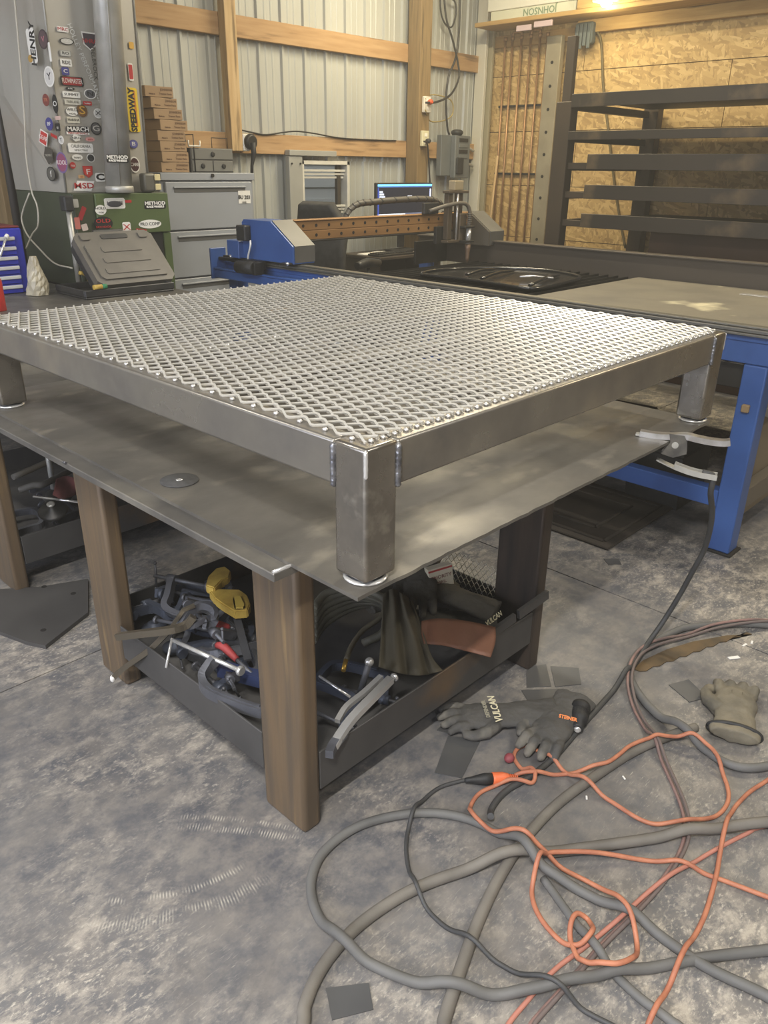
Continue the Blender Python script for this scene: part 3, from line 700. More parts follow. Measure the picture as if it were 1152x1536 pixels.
# plenum of bright sheet metal above it, creased along its side
PX0, PX1, PY0, PY1 = 1.20, 1.70, 3.47, 4.10
mPLEN = M('plenum_sheet', (184, 181, 172), .40, .4, (166, 162, 152), 3, 4, .3, .7, (1, 1, .4), rvar=.08)
pl = thing('duct_plenum', 'tall galvanised sheet metal duct covered in stickers standing on the green furnace', 'duct', ((PX0+PX1)/2, 3.78, FZ))
g = G(); v = lambda *c: g.bm.verts.new(c)
zt = CEIL-.002; zb = FZ+.001
A = [v(PX0, PY0, zb), v(PX1, PY0, zb), v(PX1, PY1, zb), v(PX0, PY1, zb)]; C = [v(PX0+.06, PY0, zt), v(PX1+.06, PY0, zt), v(PX1+.06, PY1, zt), v(PX0+.03, PY1, zt)]
m1 = v(PX0-.012, PY1, 1.85); mid = v(PX0+.075, PY0+.34, zt); kn = v(PX0-.02, PY0+.52, 1.83)
for f in ((A[0], A[1], C[1], C[0]), (A[1], A[2], C[2], C[1]), (A[2], A[3], m1, C[3], C[2]), (A[0], C[0], mid, kn), (A[0], kn, m1, A[3]), (kn, mid, C[3], m1), (C[0], C[1], C[2], C[3], mid), (A[3], A[2], A[1], A[0])): g.bm.faces.new(f)
g.done('sheet', mPLEN, pl)
G().tube([(PX1-.002, PY0-.002, zb), (PX1+.058, PY0-.002, zt)], .006, 6).done('seam', mGALV, pl); G().tube([(PX0+.003, PY0-.001, zb), (PX0+.063, PY0-.001, zt)], .006, 6).done('seam', mGALV, pl)
fp = thing('flue_pipe', 'round galvanised flue pipe rising from the furnace in front of the duct', 'pipe', (1.50, 3.455, FZ))
px0 = B(179, 285, 'y', 3.39)
fpc = Vector((px0.x, 3.385, 0)); 
G().cyl((fpc.x, fpc.y, FZ+.03), (fpc.x+.13, fpc.y, zt), .069, n=32).done('pipe', mGALV, fp); G().lathe([(.071, .0), (.075, .002), (.075, .03), (.0715, .034)], (fpc.x, fpc.y, FZ+.001), n=32).done('collar', mGALV, fp)
G().tube([(fpc.x-.03, fpc.y-.0635, FZ+.04), (fpc.x+.10, fpc.y-.0635, zt)], .004, 6).done('seam', mGALV, fp)
mk = thing('gas_valve', 'small grey valve box with yellow tags on the furnace top', 'valve', (1.66, 3.42, FZ))
G().box((1.625, 3.385, FZ+.001), (1.70, 3.445, FZ+.10), .014, seg=2).done('body', M('valve_grey', (104, 102, 92), .5, .3), mk)
for z in (.012, .062): G().box((1.69, 3.376, FZ+z), (1.725, 3.384, FZ+z+.032), .002).done('tag', M('tag_cream', (214, 200, 150), .6), mk)

# ---- stickers: centre and size in picture pixels, on a named face
def sticker(par, plane, cx, cy, w, h, bg, txt=None, tc=(20, 20, 20), shape='r', rot=0., ts=.62, ring=None, txt2=None, bold=.0):
    ax, val = plane
    c = B(cx, cy, ax, val)
    wx = abs((B(cx+w/2, cy, ax, val)-B(cx-w/2, cy, ax, val)).xy.length); hz = abs(B(cx, cy-h/2, ax, val).z-B(cx, cy+h/2, ax, val).z)
    right = Vector((1, 0, 0)) if ax == 'y' else Vector((0, -1, 0)); up = Vector((0, 0, 1))
    a = R(rot); r2 = right*math.cos(a)+up*math.sin(a); u2 = -right*math.sin(a)+up*math.cos(a)
    T = basis(c, r2, u2)
    def outline(sx, sy):
        if shape == 'e': return [(sx/2*math.cos(2*math.pi*i/28), sy/2*math.sin(2*math.pi*i/28)) for i in range(28)]
        if shape == 's': return [(-sx/2, sy/2), (sx/2, sy/2), (sx*.42, -sy*.2), (0, -sy/2), (-sx*.42, -sy*.2)]
        if shape == 'd': return [(-sx/2, 0), (-sx*.2, sy/2), (sx/2, sy*.3), (sx*.4, -sy*.3), (-sx*.1, -sy/2)]
        if shape == 'a': return [(-sx*.28, sy/2), (sx/2, sy*.45), (sx*.30, -sy/2), (-sx/2, -sy*.42)]
        k = min(sx, sy)*.12
        return [(-sx/2+k, -sy/2), (sx/2-k, -sy/2), (sx/2, -sy/2+k), (sx/2, sy/2-k), (sx/2-k, sy/2), (-sx/2+k, sy/2), (-sx/2, sy/2-k), (-sx/2, -sy/2+k)]
    st = G().prism(outline(wx, hz), 'z', .0004, .0016, T).done('sticker', paint(bg), par)
    if ring: G().prism(outline(wx*.84, hz*.84), 'z', .0016, .0020, T).done('sticker_field', paint(ring), st)
    def tx(s, size, dy, col):
        n = max(1, len(s)); sq = min(1.6, wx*.86/(size*.62*n)); text(s, size, T @ Matrix.Translation((0, dy, .0026)), paint(col), st, squash=sq, bold=bold)
    if txt:
        if txt2: tx(txt, hz*ts*.62, hz*.17, tc); tx(txt2, hz*ts*.34, -hz*.26, tc)
        else: tx(txt, hz*ts, 0, tc)
    return st
FR = ('y', PY0-.0065); SD = ('x', PX0-.021)
K = (24, 24, 26); Wt = (226, 224, 216); Rd = (176, 40, 40); Bl = (62, 62, 130)
sticker(pl, FR, 94, 44, 17, 8, Wt, 'MRC', Rd, ts=.9)
sticker(pl, FR, 100, 62, 21, 10, K, 'Holley', Wt, 'e', ring=(200, 198, 190), ts=.5)
sticker(pl, FR, 98, 80, 17, 9, (150, 150, 144), 'RO', K, ring=(188, 188, 180))
sticker(pl, FR, 99, 94, 17, 11, Wt, 'RIDE', K, ts=.7)
sticker(pl, FR, 98, 107, 11, 12, Bl, 'C', Wt)
sticker(pl, FR, 108, 122, 34, 14, K, 'FLOWMASTER', Wt, ring=(150, 34, 34), ts=.72)
sticker(pl, FR, 105, 133, 14, 5, K, 'AFE', Wt, 'e', ts=.7)
sticker(pl, FR, 107, 142, 26, 9, Wt, 'SUMMIT', K, ts=.6)
sticker(pl, FR, 135, 141, 18, 15, Wt, 'N', K, 'e', ring=(90, 90, 92))
sticker(pl, FR, 109, 153, 24, 8, (204, 202, 190), 'FAIRLANE', (120, 118, 108), ts=.7)
sticker(pl, FR, 108, 167, 18, 14, Wt, 'WILD', K, 'e', txt2='HOG', ts=.7)
sticker(pl, FR, 123, 166, 16, 19, (110, 78, 44), 'S', (206, 160, 60), 'e', ts=.9); sticker(pl, FR, 131, 155, 13, 6, Rd, 'hooker', Wt)
sticker(pl, FR, 110, 180, 19, 9, (206, 202, 184), 'MARSHA', K, ts=.6)
sticker(pl, FR, 117, 194, 34, 9, K, 'MARCH', Wt, ts=1., bold=.0008); sticker(pl, FR, 117, 200, 34, 4, Wt, 'PERFORMANCE', Rd, ts=.95)
sticker(pl, FR, 147, 170, 13, 15, Wt, 'X', K, 'e', ring=(196, 196, 190)); sticker(pl, FR, 144, 193, 16, 19, K, 'G', (190, 186, 176), 'e', ring=(80, 78, 76))
sticker(pl, FR, 114, 207, 14, 11, Wt, 'NRG', K, 'd', ts=.5); sticker(pl, FR, 135, 209, 14, 7, (206, 150, 142), 'sierra', Rd, 'e', ts=.6)
sticker(pl, FR, 121, 222, 37, 14, Wt, 'CALIFORNIA', (110, 110, 104), txt2='SPECTRE', ts=.8)
sticker(pl, FR, 116, 236, 16, 9, Wt, 'toyo', K, 'e', ts=.55); sticker(pl, FR, 136, 237, 12, 13, Wt, 'M', K, 'e', ring=(60, 60, 60))
sticker(pl, FR, 109, 248, 9, 10, Rd, 'nos', Wt, 'e'); sticker(pl, FR, 132, 258, 15, 18, Rd, 'F', Wt, 's', ring=(190, 60, 50)); sticker(pl, FR, 122, 265, 9, 5, (200, 160, 110), 'spl', Rd)
sticker(pl, FR, 150, 266, 14, 13, Wt, 'C', K, ts=1., bold=.002)
sticker(pl, FR, 126, 279, 33, 16, Wt, 'MSD', Rd, 'a', ts=.74, bold=.0006)
sticker(pl, FR, 134, 62, 22, 27, Wt, 'NHRA', Rd, 's', ring=(70, 60, 66), ts=.34)
text('HOLLEY PERFORMANCE', .034, basis(B(128, 96, 'y', PY0-.008), Vector((.36, 0, -1)), Vector((1, 0, .36))), paint((206, 206, 200)), pl)
text('EDELBROCK', .03, basis(B(141, 93, 'y', PY0-.008), Vector((0, 0, -1)), Vector((1, 0, 0))), paint((70, 70, 66)), pl)
sticker(pl, FR, 197, 68, 7, 10, (206, 160, 60)); sticker(pl, FR, 196, 108, 7, 26, Wt, None, ring=Rd)
sp = sticker(pl, FR, 199.5, 165, 17, 66, (222, 190, 40), None)
text('SPEEDWAY', .047, basis(B(199.5, 165, 'y', PY0-.0095), (0, 0, 1), (-1, 0, 0)), paint(K), sp, squash=.90, bold=.002)
G().box(B(202, 136, 'y', PY0-.0086), B(204.5, 190, 'y', PY0-.0084)+Vector((0, -.0004, 0))).done('stripe', paint((190, 120, 30)), sp)
sticker(pl, FR, 200, 216, 13, 13, Bl, 'B', Wt, 'e', ring=(90, 90, 150)); sticker(pl, FR, 202, 247, 15, 24, Wt, 'CARB', Wt, 'e', ring=(60, 24, 26), ts=.3)
# side of the duct
sticker(pl, SD, 48, 69, 12, 54, Wt, None); text('HENRY', .075, basis(B(49, 66, 'x', PX0-.0236), (0, -.15, 1), (0, 1, .15)), paint(K), pl, squash=.8, bold=.002); sticker(pl, ('x', PX0-.0222), 46, 88, 7, 12, (176, 140, 70), shape='e')
sticker(pl, SD, 65, 59, 14, 31, (60, 48, 52), 'V', (190, 120, 130), 'e', ring=(84, 66, 70), ts=.4)
sticker(pl, SD, 75, 78, 3, 30, Wt); sticker(pl, SD, 74, 115, 15, 32, Wt, 'Y', K, 'e', ts=.5, ring=(206, 204, 198))
sticker(pl, SD, 69, 150, 10, 19, (120, 56, 50), 'TR', (190, 120, 90), 'e', ts=.4); sticker(pl, SD, 83, 156, 8, 29, K, 'O', Wt, 'e', ts=.4)
sticker(pl, SD, 74, 186, 11, 20, Bl, 'BF', Wt, 'e', ts=.4); sticker(pl, SD, 87, 177, 8, 6, (200, 170, 160)); sticker(pl, SD, 87, 191, 7, 12, K, 'u', Wt)
sticker(pl, SD, 65.5, 207, 14, 24, Wt, 'GEAR', Wt, 'a', ring=(190, 60, 56), ts=.42, rot=-14); sticker(pl, SD, 81, 204, 9, 5, Rd, rot=-14); sticker(pl, SD, 92, 210, 8, 13, Wt, 'T', K, 'e', ring=(200, 198, 190))
sticker(pl, SD, 73, 233, 14, 28, (70, 66, 60), 'TREMEC', (170, 166, 150), 'd', ts=.16); sticker(pl, SD, 93, 244, 16, 32, (110, 92, 140), 'KOOL', Wt, 'e', ring=(140, 70, 100), ts=.3)
sticker(pl, SD, 77, 261, 13, 22, K, 'f', Wt, 'e', ring=(90, 88, 80))
# flue and furnace front
sticker(fp, ('y', fpc.y-.0745), 176, 238, 33, 12, K, 'METHOD', Wt, ts=.95, txt2='RACE WHEELS', bold=.001)
FP = ('y', FY0-.0125)
sticker(fu, FP, 172, 305, 31, 16, Wt, 'HEMI', K, ring=(216, 214, 206), ts=.5); G().ell(B(172, 306, 'y', FY0-.016), (.045, .002, .016)).done('car_print', paint((70, 70, 74)), fu)
sticker(fu, FP, 151, 315, 17, 15, Wt, 'HOLD', K, 'e', txt2='TOE', ts=.6); sticker(fu, FP, 155, 335, 28, 21, K, 'OLD', (190, 50, 46), 'e', txt2='SCHOOL', ts=.6, ring=(40, 36, 36))
sticker(fu, FP, 190, 341, 12, 16, Wt, 'X', Rd, ts=.8); sticker(fu, FP, 212, 347, 16, 8, (140, 44, 36), 'EATON', Wt, rot=-8, ts=.6)
sticker(fu, FP, 225, 336, 34, 13, Wt, 'PRO COMP', K, 'e', ts=.55); sticker(fu, FP, 232.5, 307, 32, 12, K, 'METHOD', Wt, ts=.95, txt2='RACE WHEELS', bold=.001); sticker(fu, FP, 192, 302, 10, 4, Rd)
FS = ('y', FY0-.0025)
for (x, y, w, h, c, rt) in ((113, 305, 9, 13, (170, 168, 160), 0), (123, 320, 7, 22, (150, 40, 44), -30), (116, 335, 8, 18, (190, 110, 100), 0), (127, 341, 9, 10, (206, 190, 180), 10), (125, 370, 15, 5, Wt, 0)): sticker(fu, FS, x, y, w, h, c, rot=rt)

# ---- lateral filing cabinet
CX0, CX1, CY0, CY1, CZ = 2.107, 2.868, 4.0, 4.46, 1.452
fc = thing('filing_cabinet', 'grey steel lateral filing cabinet with wide drawers against the siding', 'filing cabinet', ((CX0+CX1)/2, 4.23, 0))
G().box((CX0, CY0+.022, 0), (CX1, CY1, CZ), .004).done('body', mGREYPT, fc)
G().box((CX0, CY0-.002, 1.405), (CX1, CY0+.021, CZ-.001), .003).done('top_rail', mGREYPT, fc)
lk = G().cyl(((CX0+CX1)/2+.02, CY0-.012, 1.435), ((CX0+CX1)/2+.02, CY0-.002, 1.435), .012, n=14).done('lock', mDKMET, fc)
for i, z in enumerate((1.095, .785, .475, .165)):
    dr = G().box((CX0+.03, CY0-.004, z), (CX1-.03, CY0+.021, z+.30), .004).done('drawer', mGREYPT, fc)
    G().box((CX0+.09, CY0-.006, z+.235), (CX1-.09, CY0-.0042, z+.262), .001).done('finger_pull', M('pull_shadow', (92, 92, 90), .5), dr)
    G().box((CX0+.085, CY0-.016, z+.262), (CX1-.085, CY0-.0042, z+.272), .002).done('pull_lip', mGREYPT, dr)
    if i == 0:
        n = G().box(B(357, 286, 'y', CY0-.006), B(376, 305, 'y', CY0-.005)+Vector((0, -.001, 0))).done('paper_label', mWHITE, dr)
        T = basis(B(366.5, 296, 'y', CY0-.0078), (1, 0, -.03), (0, 0, 1))
        text('BU 203', .034, T, paint(K), n, bold=.001); text('sink', .024, T @ Matrix.Translation((0, -.032, 0)), paint(K), n)
# brown carton stack on the cabinet
mBX = mCARD
zc = CZ+.001
xs0 = [(2.150, .205), (2.146, .205), (2.142, .20), (2.138, .20), (2.150, .21), (2.128, .205), (2.10, .195), (2.085, .195)]
h = .0625
ordn = ['bottom', 'second', 'third', 'fourth', 'fifth', 'sixth', 'seventh', 'top']
for i in range(8):
    x0_, w_ = xs0[i]
    rz = (-.05, .03, .02, -.02, .05, -.03, .04, -.06)[i]
    cb = thing('cardboard_box', 'flat brown printed carton, %s in the stack on the filing cabinet' % (ordn[i] if i in (0, 7) else ordn[i]+' from the bottom'), 'box', (x0_+w_/2, 4.17, zc+h*i), rz, 'cartons stacked on the filing cabinet')
    T = PM[cb.name]
    G().box((-w_/2, -.14, .0005), (w_/2, .14, h-.0015), .0015, T).done('carton', mBX, cb)
    G().box((-w_/2+.003, -.03, h-.0014), (w_/2-.003, .03, h-.0004), 0, T).done('tape', M('tape_tan', (190, 160, 116), .4), cb)
    for (s, dx, dz, sz) in (('JOHNSON', .05, .043, .018), ('Tractor Parts', .043, .020, .016), ('Made in', -.05, .017, .013)):
        text(s, sz, T @ basis((dx, -.1406, dz), (1, 0, 0), (0, 0, 1)), paint((96, 70, 46)), cb, bold=.0004)
# black drawer organiser with wire rack on the cabinet
og = thing('parts_organiser', 'dark steel organiser with three small drawers on the filing cabinet', 'organiser', (2.55, 4.2, CZ))
ox0, ox1 = 2.415, 2.765
mOG = M('organiser_grey', (96, 96, 94), .5, .3, (82, 82, 80), 5, 4)
G().box((2.33, 4.12, CZ+.001), (2.405, 4.36, CZ+.205), .004).done('side_case', M('organiser_dark', (70, 72, 72), .5), og)
G().box((ox0, 4.10, CZ+.001), (ox1, 4.38, CZ+.155), .003).done('case', mOG, og)
for (a, b, z0_, z1_) in ((ox0+.006, ox1-.006, .084, .150), (ox0+.006, (ox0+ox1)/2-.004, .008, .076), ((ox0+ox1)/2+.004, ox1-.006, .008, .076)):
    d = G().box((a, 4.094, CZ+z0_), (b, 4.0995, CZ+z1_), .002).done('drawer', M('organiser_front', (116, 116, 112), .5, .2), og); G().lathe([(.016, 0), (.016, .006), (.010, .010)], ((a+b)/2, 4.0935, CZ+(z0_+z1_)/2), (0, -1, 0), 14).done('knob', mBLACK, d)
for x in (2.375, 2.44): G().tube([(x, 4.09, CZ+.004), (x, 4.09, CZ+.235), (x, 4.36, CZ+.235)], .004, 6).done('wire', mDKMET, og)
G().tube([(2.40, 4.092, CZ+.20), (2.40, 4.092, CZ+.165), (2.49, 4.092, CZ+.165), (2.49, 4.092, CZ+.20)], .006, 6).done('bracket', mALU, og)
G().tube([(2.60, 4.11, CZ+.156), (2.60, 4.11, CZ+.22), (2.73, 4.11, CZ+.22), (2.73, 4.11, CZ+.156)], .003, 6).done('wire', mDKMET, og)
# switch box with a long handle on the wall stud
sw = thing('safety_switch', 'small grey switch box with a dark hanging lever beside the wall stud', 'switch', (3.08, 4.42, 1.55))
G().box((3.09, 4.40, 1.60), (3.15, 4.478, 1.72), .006).done('box', mALU, sw); G().lathe([(.055, 0), (.055, .02), (.04, .035)], (3.15, 4.40, 1.665), (0, -1, 0), 20).done('dial', mDKMET, sw)
G().tube([(3.15, 4.365, 1.66), (3.155, 4.365, 1.58), (3.135, 4.37, 1.50), (3.13, 4.37, 1.44)], [.022, .020, .012, .012], 8).done('lever', mBLACK, sw)
# ================================================================== bench end: tool chest, bag, can, tool case
ZB = ZBENCH+.0005
mTB = M('chest_blue', (48, 56, 168), .4, 0, (42, 48, 146), 5, 3)
tbx = B(42, 400, 'y', 3.42).x
tb = thing('tool_chest', 'blue tool chest with pale drawer pulls on the end of the welding table', 'tool chest', (tbx-.3, 3.6, ZB))
G().box((tbx-.62, 3.43, ZB), (tbx, 3.83, 1.192), .006).done('case', mTB, tb)
zt_ = 1.192-.035
for i in range(6):
    z1_ = zt_-.0475*i; d = G().box((tbx-.60, 3.415, z1_-.043), (tbx-.045, 3.4295, z1_), .002).done('drawer', mTB, tb)
    G().box((tbx-.60, 3.400, z1_-.020), (tbx-.05, 3.4145, z1_-.003), .003).done('pull', M('pull_pale', (212, 212, 208), .35, .3), d)
G().box((tbx-.615, 3.435, 1.193), (tbx-.005, 3.82, 1.203), .004).done('lid_edge', M('chest_red', (110, 40, 44), .5), tb)
sd = thing('screwdriver', 'pale handled screwdriver leaning on the blue tool chest drawers', 'screwdriver', (tbx-.12, 3.37, ZB))
G().tube([B(0, 385, 'y', 3.36), B(9, 357, 'y', 3.39)], [.006, .006], 8).done('blade', mBRIGHT, sd); G().tube([B(9, 357, 'y', 3.39), B(11, 352, 'y', 3.395)], [.012, .009], 8).done('handle', mWHITE, sd)
# wire coil bundle standing on the chest
wc = thing('wire_bundle', 'tangled red and white wire bundle on top of the blue tool chest', 'wire', (tbx-.13, 3.55, 1.204))
for k in range(5):
    c = Vector((tbx-.16+.02*(k % 2), 3.52+.02*k, 1.297)); rr = .052+.006*k
    G().tube([c+Vector((rr*math.cos(a)*.8, .01*math.sin(3*a+k), rr*1.18*math.sin(a))) for a in [2*math.pi*i/20 for i in range(21)]], .006, 6).done('loop', [mRED, mWHITE, mDKMET][k % 3], wc)
# crumpled bag
def blob(name, c, r, mat, amp=.25, fr=6., par=None, T=None, seed=0., **kw):
    g = G(); rr = bmesh.ops.create_icosphere(g.bm, subdivisions=4, radius=1)
    for v_ in g.bm.verts:
        n_ = noise.noise(v_.co*fr*.4+Vector((seed, 0, 0)))*amp+noise.noise(v_.co*fr+Vector((0, seed, 0)))*amp*.35
        v_.co = v_.co*(1+n_)
    for f in g.bm.faces: f.smooth = True
    m = Matrix.Translation(c) @ (T if T is not None else Matrix.Identity(4)) @ Matrix.Diagonal((*r, 1)); g.xf(m)
    if par is None:
        zmin = min(v_.co.z for v_ in g.bm.verts)
    return g.done(name, mat, par, **kw)
bc = B(58, 440, 'y', 3.30)
g = G(); prof = []
for k in range(9):
    t = k/8; rad = .055*(1-.72*t**1.6)*(1+.0)
    prof.append([Vector((bc.x+rad*math.cos(a)*(1+.16*math.sin(3*a+k)), 3.30+rad*math.sin(a)*(1+.12*math.sin(5*a+2*k)), ZB+.002+.19*t)) for a in [2*math.pi*i/18 for i in range(18)]])
rows = [[g.bm.verts.new(p) for p in r] for r in prof]
for a, b in zip(rows, rows[1:]):
    for j in range(18): g.bm.faces.new((a[j], a[(j+1) % 18], b[(j+1) % 18], b[j]))
g.bm.faces.new(rows[0][::-1]); g.bm.faces.new(rows[-1])
g.done('plastic_bag', M('bag_beige', (176, 168, 146), .35, 0, (150, 142, 122), 14, 5, bump=.5, bscale=22), label='crumpled beige bag standing beside the blue tool chest', cat='bag')
cc = B(6, 452, 'y', 2.95)
rc = thing('spray_can', 'red can standing on the table in front of the tool chest', 'can', (cc.x-.03, 2.95, ZB))
G().lathe([(.033, 0), (.034, .004), (.034, .13), (.030, .142), (.016, .150)], (cc.x-.03, 2.95, ZB+.0005)).done('body', mRED, rc); G().lathe([(.015, .150), (.015, .168), (.012, .172)], (cc.x-.03, 2.95, ZB+.0005)).done('cap', mWHITE, rc)
# moulded tool case leaning back on a black tray
tr = thing('case_tray', 'shallow black plastic tray under the leaning tool case', 'tray', (1.25, 3.1, ZB))
a_ = B(103, 457, 'z', ZB); trx0, try0 = .99, 2.97
G().box((trx0, try0, ZB), (1.50, 3.30, ZB+.012), .006).done('base', mBLKPL, tr)
for a, b in (((trx0, try0, ZB+.012), (1.50, try0+.012, ZB+.045)), ((trx0, try0+.013, ZB+.012), (trx0+.012, 3.30, ZB+.045)), ((1.488, try0+.013, ZB+.012), (1.50, 3.30, ZB+.045)), ((trx0+.013, 3.288, ZB+.012), (1.487, 3.30, ZB+.045))): G().box(a, b, .003).done('wall', mBLKPL, tr)
gp = thing('marker_pen', 'yellow and green pen lying in the black tray', 'pen', (1.03, 2.99, ZB+.013)); G().cyl((1.04, 2.976, ZB+.058), (1.085, 2.976, ZB+.058), .012).done('barrel', mYEL, gp); G().cyl((1.0855, 2.976, ZB+.058), (1.11, 2.976, ZB+.058), .012).done('cap', paint((40, 120, 80)), gp)
mCS = M('case_grey', (98, 94, 86), .5, 0, (86, 82, 75), 8, 4)
BL = B(152, 441, 'y', 3.03); BRx = B(267, 430, 'y', 3.03).x; BL.z = ZB+.055
up = Vector((0, .27, .26)).normalized(); cw_ = BRx-BL.x; chh = .345
Tc = basis(BL, (1, 0, 0), up)
case = thing('tool_case', 'grey moulded plastic tool case with a carry handle leaning on the furnace', 'case', BL, T=Tc)
def rr2(x0_, x1_, y0_, y1_, k): return [(x0_+k, y0_), (x1_-k, y0_), (x1_, y0_+k), (x1_, y1_-k), (x1_-k, y1_), (x0_+k, y1_), (x0_, y1_-k), (x0_, y0_+k)]
G().prism(rr2(0, cw_, 0, chh, .03), 'z', -.045, .0, Tc).done('front_shell', mCS, case)
G().prism(rr2(.004, cw_-.004, .004, chh-.004, .03), 'z', -.09, -.046, Tc).done('back_shell', mBLKPL, case)
G().prism(rr2(.03, cw_-.03, .03, chh-.075, .02), 'z', .0005, .009, Tc).done('raised_panel', mCS, case)
for k in range(3): G().prism(rr2(.07+.02*k, cw_-.07-.02*k, .06+.07*k, .10+.07*k, .008), 'z', .0092, .013, Tc).done('moulded_bar', mCS, case)
for sx in (0, 1):
    x_ = .035+sx*(cw_-.12); G().prism(rr2(x_, x_+.05, chh-.055, chh-.015, .006), 'z', .0005, .008, Tc).done('shoulder', mCS, case)
G().tube([Tc @ Vector((cw_*.30, chh-.002, -.03)), Tc @ Vector((cw_*.32, chh+.028, -.03)), Tc @ Vector((cw_*.68, chh+.028, -.03)), Tc @ Vector((cw_*.70, chh-.002, -.03))], .011, 8).done('handle', mBLKPL, case)
G().prism(rr2(cw_*.33, cw_*.67, chh-.05, chh-.02, .006), 'z', .0005, .004, Tc).done('grip_recess', mBLKPL, case)
# gas pipe and lever at the furnace corner
gpz = thing('gas_pipe', 'thin grey gas pipe with a black fitting in front of the furnace corner', 'pipe', (1.17, 3.34, ZB))
p = B(112, 380, 'y', 3.34); G().cyl((p.x, 3.34, ZB), (p.x, 3.34, 1.27), .014, n=14).done('pipe', mGALV, gpz); G().box((p.x-.03, 3.31, 1.271), (p.x+.02, 3.37, 1.345), .006).done('fitting', mBLACK, gpz)
yw = thing('yellow_hook', 'curved yellow plastic handle poking out behind the tool case', 'handle', (1.3, 3.3, ZB+.2)); G().tube([B(119, 409, 'y', 3.30), B(130, 413, 'y', 3.3), B(134, 425, 'y', 3.3), B(127, 431, 'y', 3.3)], .010, 8, 4).done('grip', mYEL, yw)
# conduit and cords left of the furnace
cx_ = B(10, 240, 'y', 4.27).x
G().cyl((cx_, 4.27, .0), (cx_, 4.27, CEIL-.01), .024, n=14).done('conduit', M('conduit_dark', (74, 70, 66), .5, .4), label='dark upright conduit pipe beside the wooden wall post', cat='pipe')
def cordpx(name, pts, r, mat, label, cat='cord', sub=5, **kw): return G().tube([B(*q) for q in pts], r, 6, sub).done(name, mat, label=label, cat=cat, **kw)
mCORDW = M('cord_cream', (196, 190, 174), .6)
cordpx('hanging_cable', [(22, 0, 'x', 1.16), (30, 90, 'x', 1.16), (37, 180, 'x', 1.16), (39, 232, 'x', 1.16), (47, 285, 'x', 1.16), (56, 310, 'x', 1.16), (57, 338, 'x', 1.15), (48, 352, 'x', 1.13), (39, 373, 'x', 1.10)], .005, mCORDW, 'cream cord hanging beside the furnace down to the tool chest')
cordpx('hanging_cable', [(44, 290, 'x', 1.17), (34, 318, 'x', 1.16), (33, 332, 'x', 1.15), (41, 352, 'x', 1.15), (58, 372, 'x', 1.16), (82, 395, 'x', 1.17), (108, 402, 'x', 1.17)], .005, mCORDW, 'cream cord looping across the dark side of the furnace')

# ================================================================== computer corner
dk = thing('computer_desk', 'dark desk with loose papers under the computer monitor', 'desk', (4.3, 4.2, 0))
mDESK = M('desk_dark', (66, 58, 50), .5, 0, (54, 48, 42), 3, 4)
G().box((4.09, 3.92, .775), (4.97, 4.42, .80), .004).done('desk_top', mDESK, dk)
for x in (4.11, 4.91): G().box((x, 3.96, 0), (x+.03, 4.40, .774), .003).done('side_panel', mDESK, dk)
G().box((4.15, 4.36, .35), (4.90, 4.375, .77), .002).done('back_panel', mDESK, dk)
mn = thing('monitor', 'black framed computer monitor showing cutting software behind the gantry', 'monitor', (4.7, 4.25, .80))
mx0, mx1 = B(565, 275, 'y', 4.2).x, B(649, 275, 'y', 4.2).x; mz1, mz0 = 1.378, .955
G().box((mx0, 4.202, mz0), (mx1, 4.235, mz1), .005).done('bezel', mBLACK, mn)
def E_(nm, c, s): return M(nm, c, .4, emit=s)
scn = G().box((mx0+.012, 4.199, mz0+.012), (mx1-.012, 4.2015, mz1-.010)).done('screen', E_('screen_dark', (30, 34, 46), .6), mn)
def ui(x0_, x1_, z0_, z1_, c, s=1.): G().box((mx0+.012+(mx1-mx0-.024)*x0_, 4.1975, mz0+.012+(mz1-mz0-.022)*z0_), (mx0+.012+(mx1-mx0-.024)*x1_, 4.1988, mz0+.012+(mz1-mz0-.022)*z1_)).done('window_graphic', E_('ui_%d_%d_%d' % c, c, s), scn)
ui(0, 1, .955, .995, (110, 190, 235), 1.3); ui(0, 1, .93, .953, (60, 90, 150), 1.)
ui(0, .022, .0, .92, (50, 70, 150), .9); ui(.96, .985, .62, .90, (190, 200, 235), 1.)
for k in range(5): ui(.03, .09+.02*(k % 3), .82-.05*k, .86-.05*k, (180, 190, 210), .9)
for (a, b, c_, d) in ((.54, .56, .66, .75), (.60, .62, .66, .75), (.54, .62, .74, .76)): ui(a, b, c_, d, (190, 195, 205), .9)
ui(.0, .50, .36, .39, (210, 220, 235), 1.); ui(.50, 1., .05, .40, (92, 100, 126), .8)
for i in range(9):
    for j in range(3):
        if (i*3+j) % 4 != 1: ui(.02+.053*i, .055+.053*i, .08+.09*j, .14+.09*j, [(190, 205, 230), (120, 190, 200), (90, 110, 170)][(i+2*j) % 3], 1.)
G().box((4.66, 4.236, .83), (4.74, 4.26, 1.10), .004).done('stand_neck', mBLACK, mn); G().box((4.56, 4.16, .801), (4.84, 4.32, .815), .004).done('stand_base', mBLACK, mn)
kb = thing('keyboard', 'black computer keyboard on the dark desk', 'keyboard', (4.2, 4.02, .80)); G().box((4.12, 3.96, .801), (4.57, 4.10, .818), .004).done('case', mBLKPL, kb)
for i in range(14):
    for j in range(4): G().box((4.135+.031*i, 3.968+.032*j, .8185), (4.16+.031*i, 3.994+.032*j, .826), .002).done('key', mDKMET, kb)
